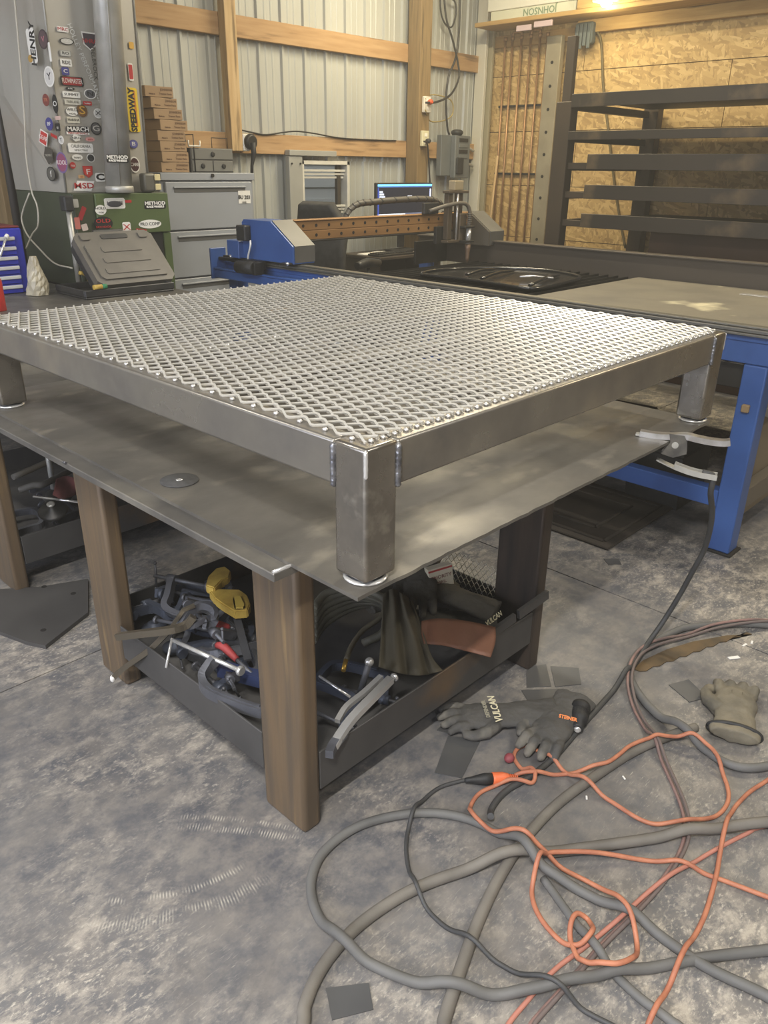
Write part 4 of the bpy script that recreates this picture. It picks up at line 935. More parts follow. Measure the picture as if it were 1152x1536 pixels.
for i, (x, y, rz) in enumerate(((4.22, 4.20, .2), (4.74, 4.0, -.2), (4.40, 4.24, .4))): 
    G().box((-.09, -.05, .801), (.09, .05, .806), .001, Matrix.Translation((x, y, 0)) @ Matrix.Rotation(rz, 4, 'Z')).done('notepad', mWHITE, label=['white paper pad lying behind the keyboard', 'white paper pad lying beside the keyboard', 'white paper pad lying beside the monitor stand'][i], cat='paper', group='papers on the desk')
# office chair turned away
oc = thing('office_chair', 'charcoal fabric office chair with padded arms in front of the computer desk', 'chair', (3.66, 4.02, 0), R(12))
To = PM[oc.name]; mFAB = M('chair_fabric', (62, 62, 62), .9, 0, (50, 50, 50), 20, 4, bump=.3, bscale=90)
def tp(*c): return To @ Vector(c)
G().sheet([[tp(-.17-.04*math.sin(t*math.pi/4*1.3), x*(.9+.1*math.sin(t*math.pi/4)), .55+.17*t) for x in (-.23, -.12, 0, .12, .23)] if t < 4 else [tp(-.24, x, 1.24) for x in (-.15, -.08, 0, .08, .15)] for t in range(5)], .07).done('backrest', mFAB, oc)
G().box((-.14, -.25, .44), (.30, .25, .52), .035, To, 3).done('seat', mFAB, oc)
for s in (-1, 1):
    G().tube([tp(-.12, s*.30, .785), tp(.02, s*.31, .80), tp(.20, s*.30, .785)], [.03, .04, .03], 10, 4).done('armrest', mBLKPL, oc); G().tube([tp(.03, s*.24, .46), tp(.03, s*.30, .50), tp(.03, s*.305, .76)], .018, 8).done('arm_post', mBLKPL, oc)
G().cyl(tp(.06, 0, .10), tp(.06, 0, .439), .03).done('column', mBLKPL, oc)
for k in range(5):
    a = 2*math.pi*k/5; q = (.06+.30*math.cos(a), .30*math.sin(a)); G().tube([tp(.06, 0, .11), tp(*q, .07)], [.03, .02], 8).done('base_arm', mBLKPL, oc); G().cyl(tp(q[0], q[1]-.015, .030), tp(q[0], q[1]+.015, .030), .029).done('caster', mBLACK, oc)

# grey switch gear on the wall above the torch
dx0 = B(664, 230, 'y', 4.40).x; dx1 = B(700, 230, 'y', 4.40).x; dz1 = B(682, 203, 'y', 4.40).z; dz0 = B(682, 264, 'y', 4.40).z
ds = thing('disconnect_box', 'grey electrical disconnect box with a slotted cover in the wall corner', 'electrical box', ((dx0+dx1)/2, 4.44, dz0))
mDG = M('switchgear_grey', (112, 116, 116), .5, .1, (100, 104, 104), 4, 3)
G().box((dx0, 4.42, dz0), (dx1-.02, 4.479, dz1), .004).done('back_box', mDG, ds)
dw = dx1-dx0
G().box((dx0+dw*.38, 4.36, dz0-.02), (dx1, 4.419, dz1+.0), .006).done('cover', mDG, ds)
for k, (z, c) in enumerate(((.90, 0), (.76, 1), (.62, 0), (.50, 1))):
    G().box((dx0+dw*.52, 4.352, dz0+(dz1-dz0)*z-.02), (dx0+dw*.88, 4.3595, dz0+(dz1-dz0)*z+.012), .002).done('slot', [mDKMET, mDG][c], ds)
G().box((dx0+dw*.42, 4.34, dz0+.02), (dx0+dw*.70, 4.3595, dz0+(dz1-dz0)*.46), .006).done('black_lever', mBLACK, ds)
G().lathe([(.045, 0), (.06, .02), (.055, .04), (.03, .05)], ((dx0+dx1)/2+.02, 4.40, dz1+.001)).done('top_knob', mBLACK, ds)
for z in (.10, .24): G().tube([(dx1, 4.44, dz0+z), (dx1+.10, 4.45, dz0+z+.01), (dx1+.18, 4.46, dz0+z-.01)], .014, 8, 3).done('conduit_stub', mGALV, ds)
# outlets on the post with plugs and hanging cables
for i, (x, y, c, lab) in enumerate(((638, 157, (216, 210, 196), 'white wall outlet with an orange plug on the wooden post'), (635, 208, (206, 200, 168), 'ivory double outlet with a black plug on the wooden post'))):
    p = B(x, y, 'y', 4.33); o = thing('wall_outlet', lab, 'outlet', (p.x, 4.33, p.z-.06))
    G().box((p.x-.045, 4.300, p.z-.065), (p.x+.045, 4.333, p.z+.065), .005).done('plate', paint(c), o)
    for s in (-1, 1): G().box((p.x-.018, 4.297, p.z+s*.03-.014), (p.x+.018, 4.2995, p.z+s*.03+.014), .002).done('socket', paint((236, 232, 220)), o)
    pg = thing('power_plug', ['orange plug pushed into the white wall outlet', 'black plug pushed into the ivory wall outlet'][i], 'plug', (p.x, 4.25, p.z))
    G().lathe([(.012, 0), (.020, .01), (.022, .035), (.012, .05)], (p.x, 4.296, p.z+(.02, -.02)[i]), (0, -1, 0)).done('body', [paint((200, 84, 40)), mBLACK][i], pg)
px_ = B(638, 157, 'y', 4.33)
cordpx('hanging_cable', [(639, 154, 'y', 4.25), (655, 153, 'y', 4.30), (676, 142, 'y', 4.36), (688, 118, 'y', 4.40), (687, 95, 'y', 4.41), (679, 60, 'y', 4.41), (669, 25, 'y', 4.41), (665, -30, 'y', 4.41)], .010, mBLKPL, 'black cable from the orange plug looping up the siding', 'cable')
cordpx('hanging_cable', [(690, -30, 'y', 4.43), (689, 40, 'y', 4.43), (684, 85, 'y', 4.43), (673, 115, 'y', 4.43), (669, 150, 'y', 4.43), (671, 190, 'y', 4.43), (674, 202, 'y', 4.43)], .010, mBLKPL, 'black cable dropping from above to the disconnect box', 'cable')
cordpx('hanging_cable', [(661, -30, 'y', 4.46), (661, 15, 'y', 4.46), (668, 36, 'y', 4.46), (678, 40, 'y', 4.46), (684, 20, 'y', 4.46), (682, 2, 'y', 4.46), (672, -4, 'y', 4.46)], .008, mBLKPL, 'small coil of black cable hung high on the siding', 'cable')
cordpx('hanging_cable', [(638, 165, 'y', 4.29), (646, 182, 'y', 4.40), (668, 180, 'y', 4.46), (679, 170, 'y', 4.46), (676, 150, 'y', 4.46), (650, 142, 'y', 4.46), (638, 148, 'y', 4.30)], .006, M('cord_tan', (168, 150, 96), .6), 'tan cord looped beside the white wall outlet', 'cable')
cordpx('hanging_cable', [(636, 212, 'y', 4.24), (641, 216, 'y', 4.27), (643, 240, 'y', 4.30), (645, 275, 'y', 4.30)], .008, mBLKPL, 'black cable hanging from the ivory wall outlet', 'cable')
cordpx('wall_wire', [(352, 193, 'y', 4.475), (380, 199, 'y', 4.475), (400, 202, 'y', 4.475), (440, 197, 'y', 4.475), (470, 200, 'y', 4.475), (510, 207, 'y', 4.475), (560, 210, 'y', 4.475), (594, 211, 'y', 4.475)], .006, mDKMET, 'thin dark wire draped along the top of the wall girt', 'wire')

# ================================================================== chipboard wall: copper lines, plank, ledge, lamp
mCOP = M('copper_old', (178, 140, 100), .4, .5, (144, 110, 76), 5, 5, .35, .65, (8, 8, 1))
pyz = [B(x, 50, 'x', 6.10) for x in (759, 769.6, 783, 797, 810.5, 822)]
cl = thing('copper_lines', 'row of upright copper air lines joined by bends on the chipboard wall', 'pipes', (6.1, 4.1, .3))
zt2 = 2.61
for i, p in enumerate(pyz):
    G().cyl((6.10, p.y, .35), (6.10, p.y, zt2), .0105, n=10).done('pipe', mCOP, cl); G().cyl((6.10, p.y, zt2), (6.10, p.y, zt2+.03), .018, n=10).done('fitting', mCOP, cl)
for a, b, z in ((1, 2, zt2+.03), (3, 4, zt2+.03), (0, 1, .35), (2, 3, .35), (4, 5, .35)):
    s = 1 if z > 1 else -1; G().tube([(6.10, pyz[a].y, z), (6.10, pyz[a].y-.01, z+s*.03), (6.10, pyz[b].y+.01, z+s*.03), (6.10, pyz[b].y, z)], .013, 8, 3).done('bend', mCOP, cl)
for z in (1.45, 2.05): G().box((6.118, pyz[5].y-.05, z), (6.148, pyz[0].y+.05, z+.018), .002).done('strap', mDKMET, cl)
G().box((6.118, 3.50, 2.56), (6.149, 4.44, 2.66), .003).done('nailer_board', wood('nailer', (180, 146, 92), (160, 124, 72), 1), label='pale wooden nailer board behind the tops of the copper lines', cat='board')
pa, pb_ = B(823, 60, 'x', 6.06).y, B(845, 60, 'x', 6.06).y
pk = thing('channel_plank', 'pale grey perforated steel channel standing against the chipboard wall', 'channel', (6.05, (pa+pb_)/2, 0))
G().box((6.03, pb_, 0), (6.09, pa, 2.60), .004).done('channel', M('channel_grey', (150, 142, 120), .55, .2, (132, 124, 104), 4, 5), pk)
for k in range(12): G().cyl((6.026, (pa+pb_)/2, .3+.19*k), (6.0305, (pa+pb_)/2, .3+.19*k), .014, n=10).done('hole', M('hole_dark', (22, 18, 14), .9), pk)
sk = B(745, 228, 'x', 6.05); G().tube([(5.95, sk.y-.02, .55), (6.07, sk.y+.0, 1.62)], .012, 8).done('wood_stick', mSTUD, label='thin pale wooden stick leaning on the chipboard wall', cat='stick')
# ledge at the head of the wall
lgd = thing('head_ledge', 'wooden ledge along the top of the chipboard wall', 'ledge', (6.0, 2.5, 2.70))
mLED = wood('ledge_wood', (184, 152, 96), (164, 130, 76), 1)
G().box((5.80, -1.0, 2.70), (6.149, 4.38, 2.735), .003).done('ledge_board', mLED, lgd); G().box((5.80, -1.0, 2.736), (5.838, 3.30, 2.83), .003).done('ledge_edge', mLED, lgd); G().box((6.08, -1.0, 2.60), (6.148, 3.45, 2.699), .003).done('ledge_cleat', mLED, lgd)
for (a, b, z) in ((B(776, 30, 'x', 5.83).y, B(798, 30, 'x', 5.83).y, 2.60), (B(802, 30, 'x', 5.83).y, B(829, 30, 'x', 5.83).y, 2.615)): G().box((5.82, b, z+.03), (5.84, a, z+.075), .003).done('price_strip', M('strip_mauve', (190, 170, 170), .6), lgd)
bxy0, bxy1 = B(862, 15, 'x', 5.83).y, B(731, 15, 'x', 5.83).y
bx = thing('carton', 'pale printed carton lying on the wooden ledge beside the lamp', 'box', (5.95, (bxy0+bxy1)/2, 2.736)); mPAL = M('carton_pale', (206, 206, 180), .7)
G().box((5.845, bxy0, 2.737), (6.13, bxy1-.03, 2.815), .004).done('lower_box', mPAL, bx); G().box((5.835, bxy0-.01, 2.8155), (6.13, bxy1, 2.98), .004).done('lid', M('carton_white', (220, 218, 200), .7), bx)
text('JOHNSON', .075, basis((5.843, (bxy0+bxy1)/2-.1, 2.776), (0, 1, 0), (0, 0, -1)), paint((120, 140, 110)), bx, bold=.001)
# the lamp whose glare fills the corner
lp = B(908, 2, 'x', 5.72)
lm = thing('flood_lamp', 'glowing flood lamp fixed under the ledge of the chipboard wall', 'lamp', (5.72, lp.y, lp.z))
G().box((5.68, lp.y-.10, lp.z+.0), (5.795, lp.y+.10, lp.z+.05), .006).done('housing', mALU, lm); G().lathe([(.0, -.04), (.03, -.035), (.045, -.015), (.045, 0)], (5.735, lp.y, lp.z-.001), n=20).done('bulb', M('bulb_glow', (255, 236, 180), .3, emit=28.), lm)
ld = bpy.data.lights.new('flood_lamp_glow', 'POINT'); ld.energy = 7; ld.color = (1, .86, .52); ld.shadow_soft_size = .05
lo = bpy.data.objects.new('flood_lamp_glow', ld); COL.objects.link(lo); lo.location = (5.70, lp.y, lp.z-.10)
# black charger hung on the wall with its cord
hp = B(877, 50, 'x', 6.05); hg = thing('hanging_tool', 'dark bundle of straps hung high on the chipboard wall', 'tool', (6.07, hp.y, hp.z-.1))
G().box((6.03, hp.y-.085, hp.z-.085), (6.11, hp.y+.085, hp.z+.085), .02, None, 2).done('body', M('bundle_grey', (84, 92, 92), .7), hg)
for k in range(4): G().box((6.012, hp.y-.075+.04*k, hp.z-.12+.02*(k % 2)), (6.03, hp.y-.045+.04*k, hp.z+.07), .004).done('strap', M('bundle_grey', (84, 92, 92), .7), hg)
cordpx('hanging_cable', [(891, 42, 'x', 6.09), (900, 55, 'x', 6.10), (903, 80, 'x', 6.13), (905, 130, 'x', 6.13), (913, 200, 'x', 6.13), (921, 270, 'x', 6.13), (930, 330, 'x', 6.13), (938, 372, 'x', 6.13)], .011, M('cable_olive', (96, 84, 52), .6), 'olive cable running down the chipboard wall behind the rack', 'cable')

# ================================================================== sheet steel rack
XR = 4.72
rk = thing('sheet_rack', 'dark steel rack with deep shelves for sheet metal before the chipboard wall', 'rack', (5.4, 1.4, 0))
mRK = M('rack_steel', (62, 51, 38), .55, .3, (48, 40, 31), 3, 5, .3, .7)
ypl = B(858, 150, 'x', XR).y; ypr = ypl+.13
for (x, y) in ((XR, ypl), (XR, -.6), (5.98, ypl-.06), (5.98, -.6)):
    G().box((x, y, 0), (x+.10, y+.13, 1.98 if x > 5 else 1.96), .004).done('post', mRK, rk)
G().box((XR+.02, ypl+.03, 1.961), (XR+.07, ypl+.10, 2.38), .003).done('post_top', mRK, rk)
SH = [((862, 141), (862, 161), 0), ((858, 197), (858, 210), 0), ((882, 231), (881, 254), 1), ((877, 277), (876, 298), 1), ((872, 320), (872, 341), 1)]
mSHT = M('rack_sheet', (52, 45, 36), .5, .3, (40, 35, 29), 2, 6, .3, .7, (1, 1, 1), .03, 20, (110, 92, 66), 1.6, .6, .7)
names = ['topmost', 'second', 'third', 'fourth', 'lowest']
for i, (a, b, ins) in enumerate(SH):
    z1_ = B(*a, 'x', XR-.01).z; z0_ = B(*b, 'x', XR-.01).z; y1_ = B(*a, 'x', XR-.01).y
    for y in (ypl+.02, -.5): G().box((XR+.101, y, z0_-.01), (5.979, y+.06, z0_+.04), .002).done('shelf_arm', mRK, rk)
    if ins: G().box((XR+.03, y1_+.0, z0_), (XR+.09, ypl-.001, z0_+.045), .002).done('shelf_bracket', mRK, rk)
    st = thing('sheet_stack', 'dark steel sheet tray on the %s shelf of the sheet rack' % names[i], 'steel sheet', ((XR+6)/2, .9, z0_), group='sheets on the rack')
    yb_ = y1_ if ins else ypl-.003
    G().box((XR-.014, -1.0, z0_), (XR-.004, yb_, z1_), .002).done('front_lip', mSHT, st)
    G().box((XR-.003, -1.0, z0_+.05 if not ins else z0_+.046), (5.96, yb_, z0_+.056), .002).done('sheet', mSHT, st)
# brown plates standing on edge in the bottom of the rack
for i in range(4):
    G().box((4.95+.22*i, -.9, .002), (4.965+.22*i, 1.95-.12*i, 1.12-.05*i), .002).done('steel_plate', M('plate_brown', (78, 56, 40), .6, .3, (60, 44, 34), 2, 5), label='brown steel plate on edge in the rack bottom, %s from the aisle side' % ['first', 'second', 'third', 'fourth'][i], cat='steel plate', group='plates on edge in the rack')
G().box(B(954, 262, 'x', 6.14), B(962, 274, 'x', 6.141)).done('wall_tag', mWHITE, label='small white framed tag on the chipboard wall behind the rack', cat='tag')
# ================================================================== hand tools and gloves
def BP(x, y, p, n):
    d = _fw*FPX + _r*(x-576) - _u*(y-768); n = Vector(n); return CAM + d*((Vector(p)-CAM).dot(n)/d.dot(n))
def ribbon(path, w, t, up=(0, 0, 1)):
    """flat bar swept along a path: width w across, thickness t along up"""
    g = G(); P = [Vector(p) for p in path]; rings = []; up = Vector(up)
    for i, p in enumerate(P):
        d = (P[min(i+1, len(P)-1)]-P[max(i-1, 0)]).normalized(); s = d.cross(up).normalized(); u_ = s.cross(d)
        ww = w[i] if isinstance(w, (list, tuple)) else w
        rings.append([g.bm.verts.new(p+s*a*ww/2+u_*b*t/2) for a, b in ((-1, -1), (1, -1), (1, 1), (-1, 1))])
    for a, b in zip(rings, rings[1:]):
        for j in range(4): g.bm.faces.new((a[j], a[(j+1) % 4], b[(j+1) % 4], b[j]))
    g.bm.faces.new(rings[0][::-1]); g.bm.faces.new(rings[-1]); return g
mIRON = M('clamp_iron', (98, 99, 104), .5, .35, (76, 77, 82), 10, 5, .3, .7, bump=.15, bscale=70)
mIRONB = M('clamp_blue_iron', (86, 92, 106), .5, .3, (66, 71, 84), 10, 5, .3, .7, bump=.15, bscale=70)
TRAY1 = (.062, 1.03, .270, 1.225); TRAY2 = (.062, 1.03, 1.935, 2.89)
def inside(T, ext, box=TRAY1, zmin=.124):
    """shift a placement so that its local extents stay inside a tray"""
    cs = [T @ Vector((x, y, z)) for x in ext[0] for y in ext[1] for z in ext[2]]
    lo = [min(c[i] for c in cs) for i in range(3)]; hi = [max(c[i] for c in cs) for i in range(3)]; d = Vector((0, 0, 0))
    for i in (0, 1):
        if lo[i] < box[2*i]: d[i] = box[2*i]-lo[i]
        elif hi[i] > box[2*i+1]: d[i] = box[2*i+1]-hi[i]
    if lo[2] < zmin: d.z = zmin-lo[2]
    return Matrix.Translation(d) @ T
def c_clamp(T, s, label, mat=mIRON, ext=.55, rod=mBRIGHT, box=TRAY1):
    """C frame in the local x-z... built in local x-y plane: throat opens to +y, screw along x"""
    T = inside(T, (((-.06-.12*ext)*s, .225*s), (-.04*s, .13*s), (-.04*s, .04*s)), box)
    o = thing('c_clamp', label, 'clamp', T.translation, T=T, group='clamps in the tray')
    pts = catmull([(-.02, .10, 0), (0, .04, 0), (.01, 0, 0), (.06, -.018, 0), (.15, -.018, 0), (.20, 0, 0), (.212, .05, 0), (.212, .10, 0)], 4)
    ribbon([T @ (Vector(p)*s) for p in pts], .020*s, .030*s, T.to_3x3() @ Vector((0, 1, 0)) if False else T.to_3x3() @ Vector((0, 0, 1))).done('frame', mat, o)
    ribbon([T @ (Vector((x, -.018, .0))*s) for x in (.05, .16)], .010*s, .036*s, T.to_3x3() @ Vector((0, 0, 1))).done('web', mat, o)
    G().cyl(T @ (Vector((-.035, .10, 0))*s), T @ (Vector((-.005, .10, 0))*s), .016*s, n=14).done('boss', mat, o)
    G().cyl(T @ (Vector((-.05-.12*ext, .10, 0))*s), T @ (Vector((.12-.04*ext, .10, 0))*s), .0065*s, n=12).done('screw', rod, o)
    G().lathe([(.014*s, 0), (.014*s, .008*s), (.008*s, .014*s)], T @ (Vector((.12-.04*ext, .10, 0))*s), T.to_3x3() @ Vector((1, 0, 0)), 14).done('swivel_pad', rod, o)
    G().cyl(T @ (Vector((.205, .10, 0))*s), T @ (Vector((.19, .10, 0))*s), .016*s, n=14).done('anvil', mat, o)
    q = Vector((-.045-.12*ext, .10, 0)); a = Vector((0, .55, .83))
    h = G().cyl(T @ ((q-a*.045)*s), T @ ((q+a*.045)*s), .004*s, n=8).done('handle_bar', rod, o)
    for k in (-1, 1): G().ell(T @ ((q+a*.045*k)*s), (.006*s, .006*s, .006*s)).done('bar_end', rod, h)
    return o
def pliers(T, s, label, mat=mBRIGHT, jaw=mIRON):
    """locking pliers lying along local x, jaws at +x, handles at -x"""
    o = thing('locking_pliers', label, 'pliers', T.translation, T=T); up = T.to_3x3() @ Vector((0, 0, 1))
    def L_(pts): return [T @ (Vector(p)*s) for p in catmull(pts, 4)]
    ribbon(L_([(.03, .012, 0), (-.03, .020, 0), (-.11, .026, 0), (-.17, .022, 0)]), .017*s, .015*s, up).done('handle', mat, o)
    ribbon(L_([(.02, -.012, 0), (-.04, -.026, 0), (-.10, -.040, 0), (-.15, -.040, 0)]), .013*s, .013*s, up).done('lever', mat, o)
    ribbon(L_([(.02, .010, 0), (.06, .016, 0), (.09, .040, 0), (.13, .045, 0), (.155, .020, 0), (.155, .004, 0)]), .014*s, .012*s, up).done('jaw', jaw, o)
    ribbon(L_([(.02, -.010, 0), (.06, -.020, 0), (.09, -.044, 0), (.13, -.048, 0), (.155, -.020, 0), (.155, -.004, 0)]), .014*s, .012*s, up).done('jaw', jaw, o)
    for x in (.02, -.04): G().cyl(T @ (Vector((x, 0, -.010))*s), T @ (Vector((x, 0, .010))*s), .009*s, n=12).done('rivet', mat, o)
    G().cyl(T @ (Vector((-.17, .022, 0))*s), T @ (Vector((-.205, .020, 0))*s), .006*s, n=10).done('adjusting_screw', mat, o); G().lathe([(.010*s, 0), (.011*s, .006*s), (.008*s, .012*s)], T @ (Vector((-.205, .020, 0))*s), T.to_3x3() @ Vector((-1, 0, 0)), 12).done('screw_knob', mat, o)
    return o
def remesh(g, vox, name, mat, parent, amp=.0, fq=40., sm=4):
    me = bpy.data.meshes.new('tmp'); g.bm.to_mesh(me); g.bm.free(); ob = bpy.data.objects.new('tmp', me); COL.objects.link(ob)
    md = ob.modifiers.new('r', 'REMESH'); md.mode = 'VOXEL'; md.voxel_size = vox; md.use_smooth_shade = True
    ms = ob.modifiers.new('s', 'SMOOTH'); ms.factor = .5; ms.iterations = sm
    me2 = bpy.data.meshes.new_from_object(ob.evaluated_get(bpy.context.evaluated_depsgraph_get())); bpy.data.objects.remove(ob, do_unlink=True)
    g2 = G(); g2.bm.from_mesh(me2); bpy.data.meshes.remove(me2); g2.bm.normal_update()
    if amp:
        for v_ in g2.bm.verts:
            n_ = noise.noise(Vector((v_.co.x*.55, v_.co.y, v_.co.z))*fq)+.5*noise.noise(v_.co*fq*2.3); v_.co += v_.normal*n_*amp
    for f in g2.bm.faces: f.smooth = True
    return g2
def glove(T, s, mat, label, curl=(.5, .5, .6, .7), thumb=1, cuffmat=None, cuff=.12, spread=.10, flat=1., group='work gloves'):
    """work glove: local +x fingers, -x cuff, y across, z up; one skin with five fingers"""
    o = thing('work_glove', label, 'glove', T.translation, T=T, group=group)
    g = G()
    g.ell((.045, 0, .020), (.062, .050, .020)); g.ell((.015, 0, .020), (.045, .046, .021)); g.ell((.08, .0, .022), (.03, .047, .017))
    for k in range(4):
        y = -.036+.024*k; L = (.066, .080, .076, .058)[k]; a = (k-1.5)*spread
        c = curl[k]; p0 = Vector((.085, y, .020)); p1 = p0+Vector((math.cos(a)*L*.42, math.sin(a)*L*.42, .010*c)); p2 = p1+Vector((math.cos(a)*L*.34*(1-.3*c), math.sin(a)*L*.34, -.016*c)); p3 = p2+Vector((math.cos(a)*L*.30*(1-.9*c), math.sin(a)*L*.3, -.020*c))
        p3.z = max(p3.z, .011); p2.z = max(p2.z, .012)
        g.tube([p0, p1, p2, p3], [.0128, .0125, .0118, .0105], 10)
        for p in (p1, p2): g.ell(p, (.0128, .0128, .0128), None, 10, 6)
        g.ell(p3, (.0108, .0108, .0108), None, 10, 6)
    t = thumb; q = [Vector((.015, -.035*t, .018)), Vector((.045, -.062*t, .016)), Vector((.078, -.068*t, .015)), Vector((.098, -.062*t, .014))]
    g.tube(q, [.019, .016, .014, .011], 10); g.ell(q[2], (.014, .014, .013), None, 10, 6); g.ell(q[3], (.0115, .0115, .011), None, 10, 6)
    if cuff:
        g.tube([(.0, 0, .021), (-.04, 0, .020), (-.08, .0, .019), (-cuff, .0, .018)], [.046, .046, .052, .058], 18, 3, flat=.36)
    g2 = remesh(g, .0032, 'skin', mat, o, .0030, 34.)
    g2.xf(Matrix.Diagonal((s, s, s*flat, 1)))
    zm = min(v_.co.z for v_ in g2.bm.verts)
    g2.bm.verts.ensure_lookup_table()
    for v_ in g2.bm.verts: v_.co.z -= zm
    g2.xf(T).done('glove_skin', mat, o)
    if cuffmat:
        n_ = 24; pts = [T @ (Vector((-cuff+.001, .058*math.cos(2*math.pi*i/n_), .0185+.022*math.sin(2*math.pi*i/n_)))*s) for i in range(n_+1)]; G().tube(pts, .005*s, 6).done('cuff_binding', cuffmat, o)
    # seams on the back of the hand
    for y in (-.012, .012): G().tube([T @ (Vector((x, y, .0405))*s) for x in (.02, .05, .078)], .0012, 5).done('seam', mat, o)
    return o
def Tdir(px_from, px_to, z, up=(0, 0, 1), roll=0.):
    a = B(*px_from, 'z', z); b = B(*px_to, 'z', z); d = (b-a).normalized(); u_ = Vector(up); y = u_.cross(d).normalized()
    T = basis(a, d, y); T = T @ Matrix.Rotation(roll, 4, 'X'); return T, (b-a).length

# ---------------- near tray, clamp side
ZTR = .121
def heap(nm, px, py, z, **k): pass
T, L = Tdir((352, 1004), (262, 962), .262); T = basis(B(398, 1050, 'z', .235), (B(318, 1010, 'z', .235)-B(398, 1050, 'z', .235)), Vector((0, 0, 1)).cross(B(318, 1010, 'z', .235)-B(398, 1050, 'z', .235)))
# big C-clamp with the bright screw across the tray
pA, pB_ = B(356, 1004, 'z', .265), B(258, 960, 'z', .265)
big = thing('c_clamp', 'large iron C-clamp with a long bright screw lying in the tray', 'clamp', (pA+pB_)/2-Vector((0, 0, .14)), group='clamps in the tray')
G().cyl(pA, pB_, .0065, n=12).done('screw', mBRIGHT, big); d_ = (pA-pB_).normalized()
G().lathe([(.008, 0), (.013, .006), (.015, .014), (.012, .018)], pA, d_, 14).done('swivel_pad', mBRIGHT, big)
tb1, tb2 = B(258, 957, 'z', .272), B(249, 1002, 'z', .212); G().cyl(tb1, tb2, .004, n=8).done('handle_bar', mBRIGHT, big)
cf = catmull([B(322, 990, 'z', .262), B(313, 1000, 'z', .25), B(303, 1018, 'z', .235), B(312, 1036, 'z', .225), B(345, 1052, 'z', .222), B(385, 1066, 'z', .222), B(397, 1066, 'z', .224)], 4)
ribbon(cf, .020, .030).done('frame', mIRON, big); ribbon([p+Vector((0, 0, .0165)) for p in cf[12:22]], .007, .004).done('web', mIRON, big)
# locking C pliers hanging over the rail by the left leg
lp1 = thing('locking_pliers', 'long worn locking clamp pliers hooked over the tray rail beside the rusty leg', 'pliers', B(230, 950, 'z', .25))
h1 = [B(176, 955, 'x', .005), B(215, 950, 'x', .03), B(255, 945, 'x', .07), B(278, 938, 'x', .11), B(290, 925, 'x', .13)]
ribbon(catmull(h1, 4), [.016]*17, .020).done('handle', M('worn_steel', (112, 104, 90), .4, .7), lp1)
h2 = [B(168, 1018, 'x', -.01), B(185, 1003, 'x', .015), B(210, 985, 'x', .035), B(232, 968, 'x', .06), B(252, 948, 'x', .075)]
ribbon(catmull(h2, 4), .013, .016).done('lever', M('worn_steel', (112, 104, 90), .4, .7), lp1); G().ell(B(169, 1018, 'x', -.01), (.008, .008, .012)).done('lever_tip', mWHITE, lp1)
jw = [B(272, 940, 'x', .11), B(285, 918, 'x', .14), B(300, 908, 'x', .17), B(318, 912, 'x', .19), B(322, 930, 'x', .19), B(314, 940, 'x', .18)]
ribbon(catmull(jw, 4), .016, .022).done('jaw', mIRON, lp1); ribbon(catmull([B(268, 940, 'x', .11), B(290, 938, 'x', .13), B(306, 930, 'x', .16), B(308, 942, 'x', .16)], 4), .012, .016).done('jaw', mIRON, lp1)
ribbon([B(256, 942, 'x', .09), B(275, 915, 'x', .12), B(292, 908, 'x', .15)], .010, .010).done('bright_edge', M('worn_steel', (112, 104, 90), .4, .7), lp1)
# bar clamp with yellow pads
yc = thing('bar_clamp', 'bar clamp with yellow plastic jaws among the clamps in the tray', 'clamp', B(345, 900, 'z', .26), group='clamps in the tray')
yb0, yb1 = B(338, 862, 'z', .30), B(372, 990, 'z', .22); ribbon([yb0, (yb0+yb1)/2, yb1], .022, .007).done('bar', mIRON, yc)
def pad(pts, z, th, par, mat=mYEL):
    P = [B(x, y, 'z', z) for x, y in pts]; g = G(); top = [g.bm.verts.new(p+Vector((0, 0, th/2))) for p in P]; bot = [g.bm.verts.new(p-Vector((0, 0, th/2))) for p in P]
    n_ = len(P); g.bm.faces.new(top); g.bm.faces.new(bot[::-1])
    for i in range(n_): g.bm.faces.new((top[i], bot[i], bot[(i+1) % n_], top[(i+1) % n_]))
    bmesh.ops.recalc_face_normals(g.bm, faces=g.bm.faces[:])
    bmesh.ops.bevel(g.bm, geom=[e_ for e_ in g.bm.edges], offset=.004, segments=2, affect='EDGES'); return g
pad([(309, 884), (313, 869), (324, 858), (338, 855), (347, 862), (344, 872), (334, 876), (322, 888)], .30, .03, yc).done('jaw', mYEL, yc)
pad([(314, 892), (330, 889), (360, 890), (371, 898), (376, 912), (372, 921), (352, 923), (334, 912), (322, 903)], .285, .03, yc).done('jaw', mYEL, yc)
pad([(349, 896), (362, 894), (369, 908), (366, 914), (352, 914)], .301, .008, yc).done('jaw_cap', M('yellow_pale', (200, 172, 80), .5), yc)
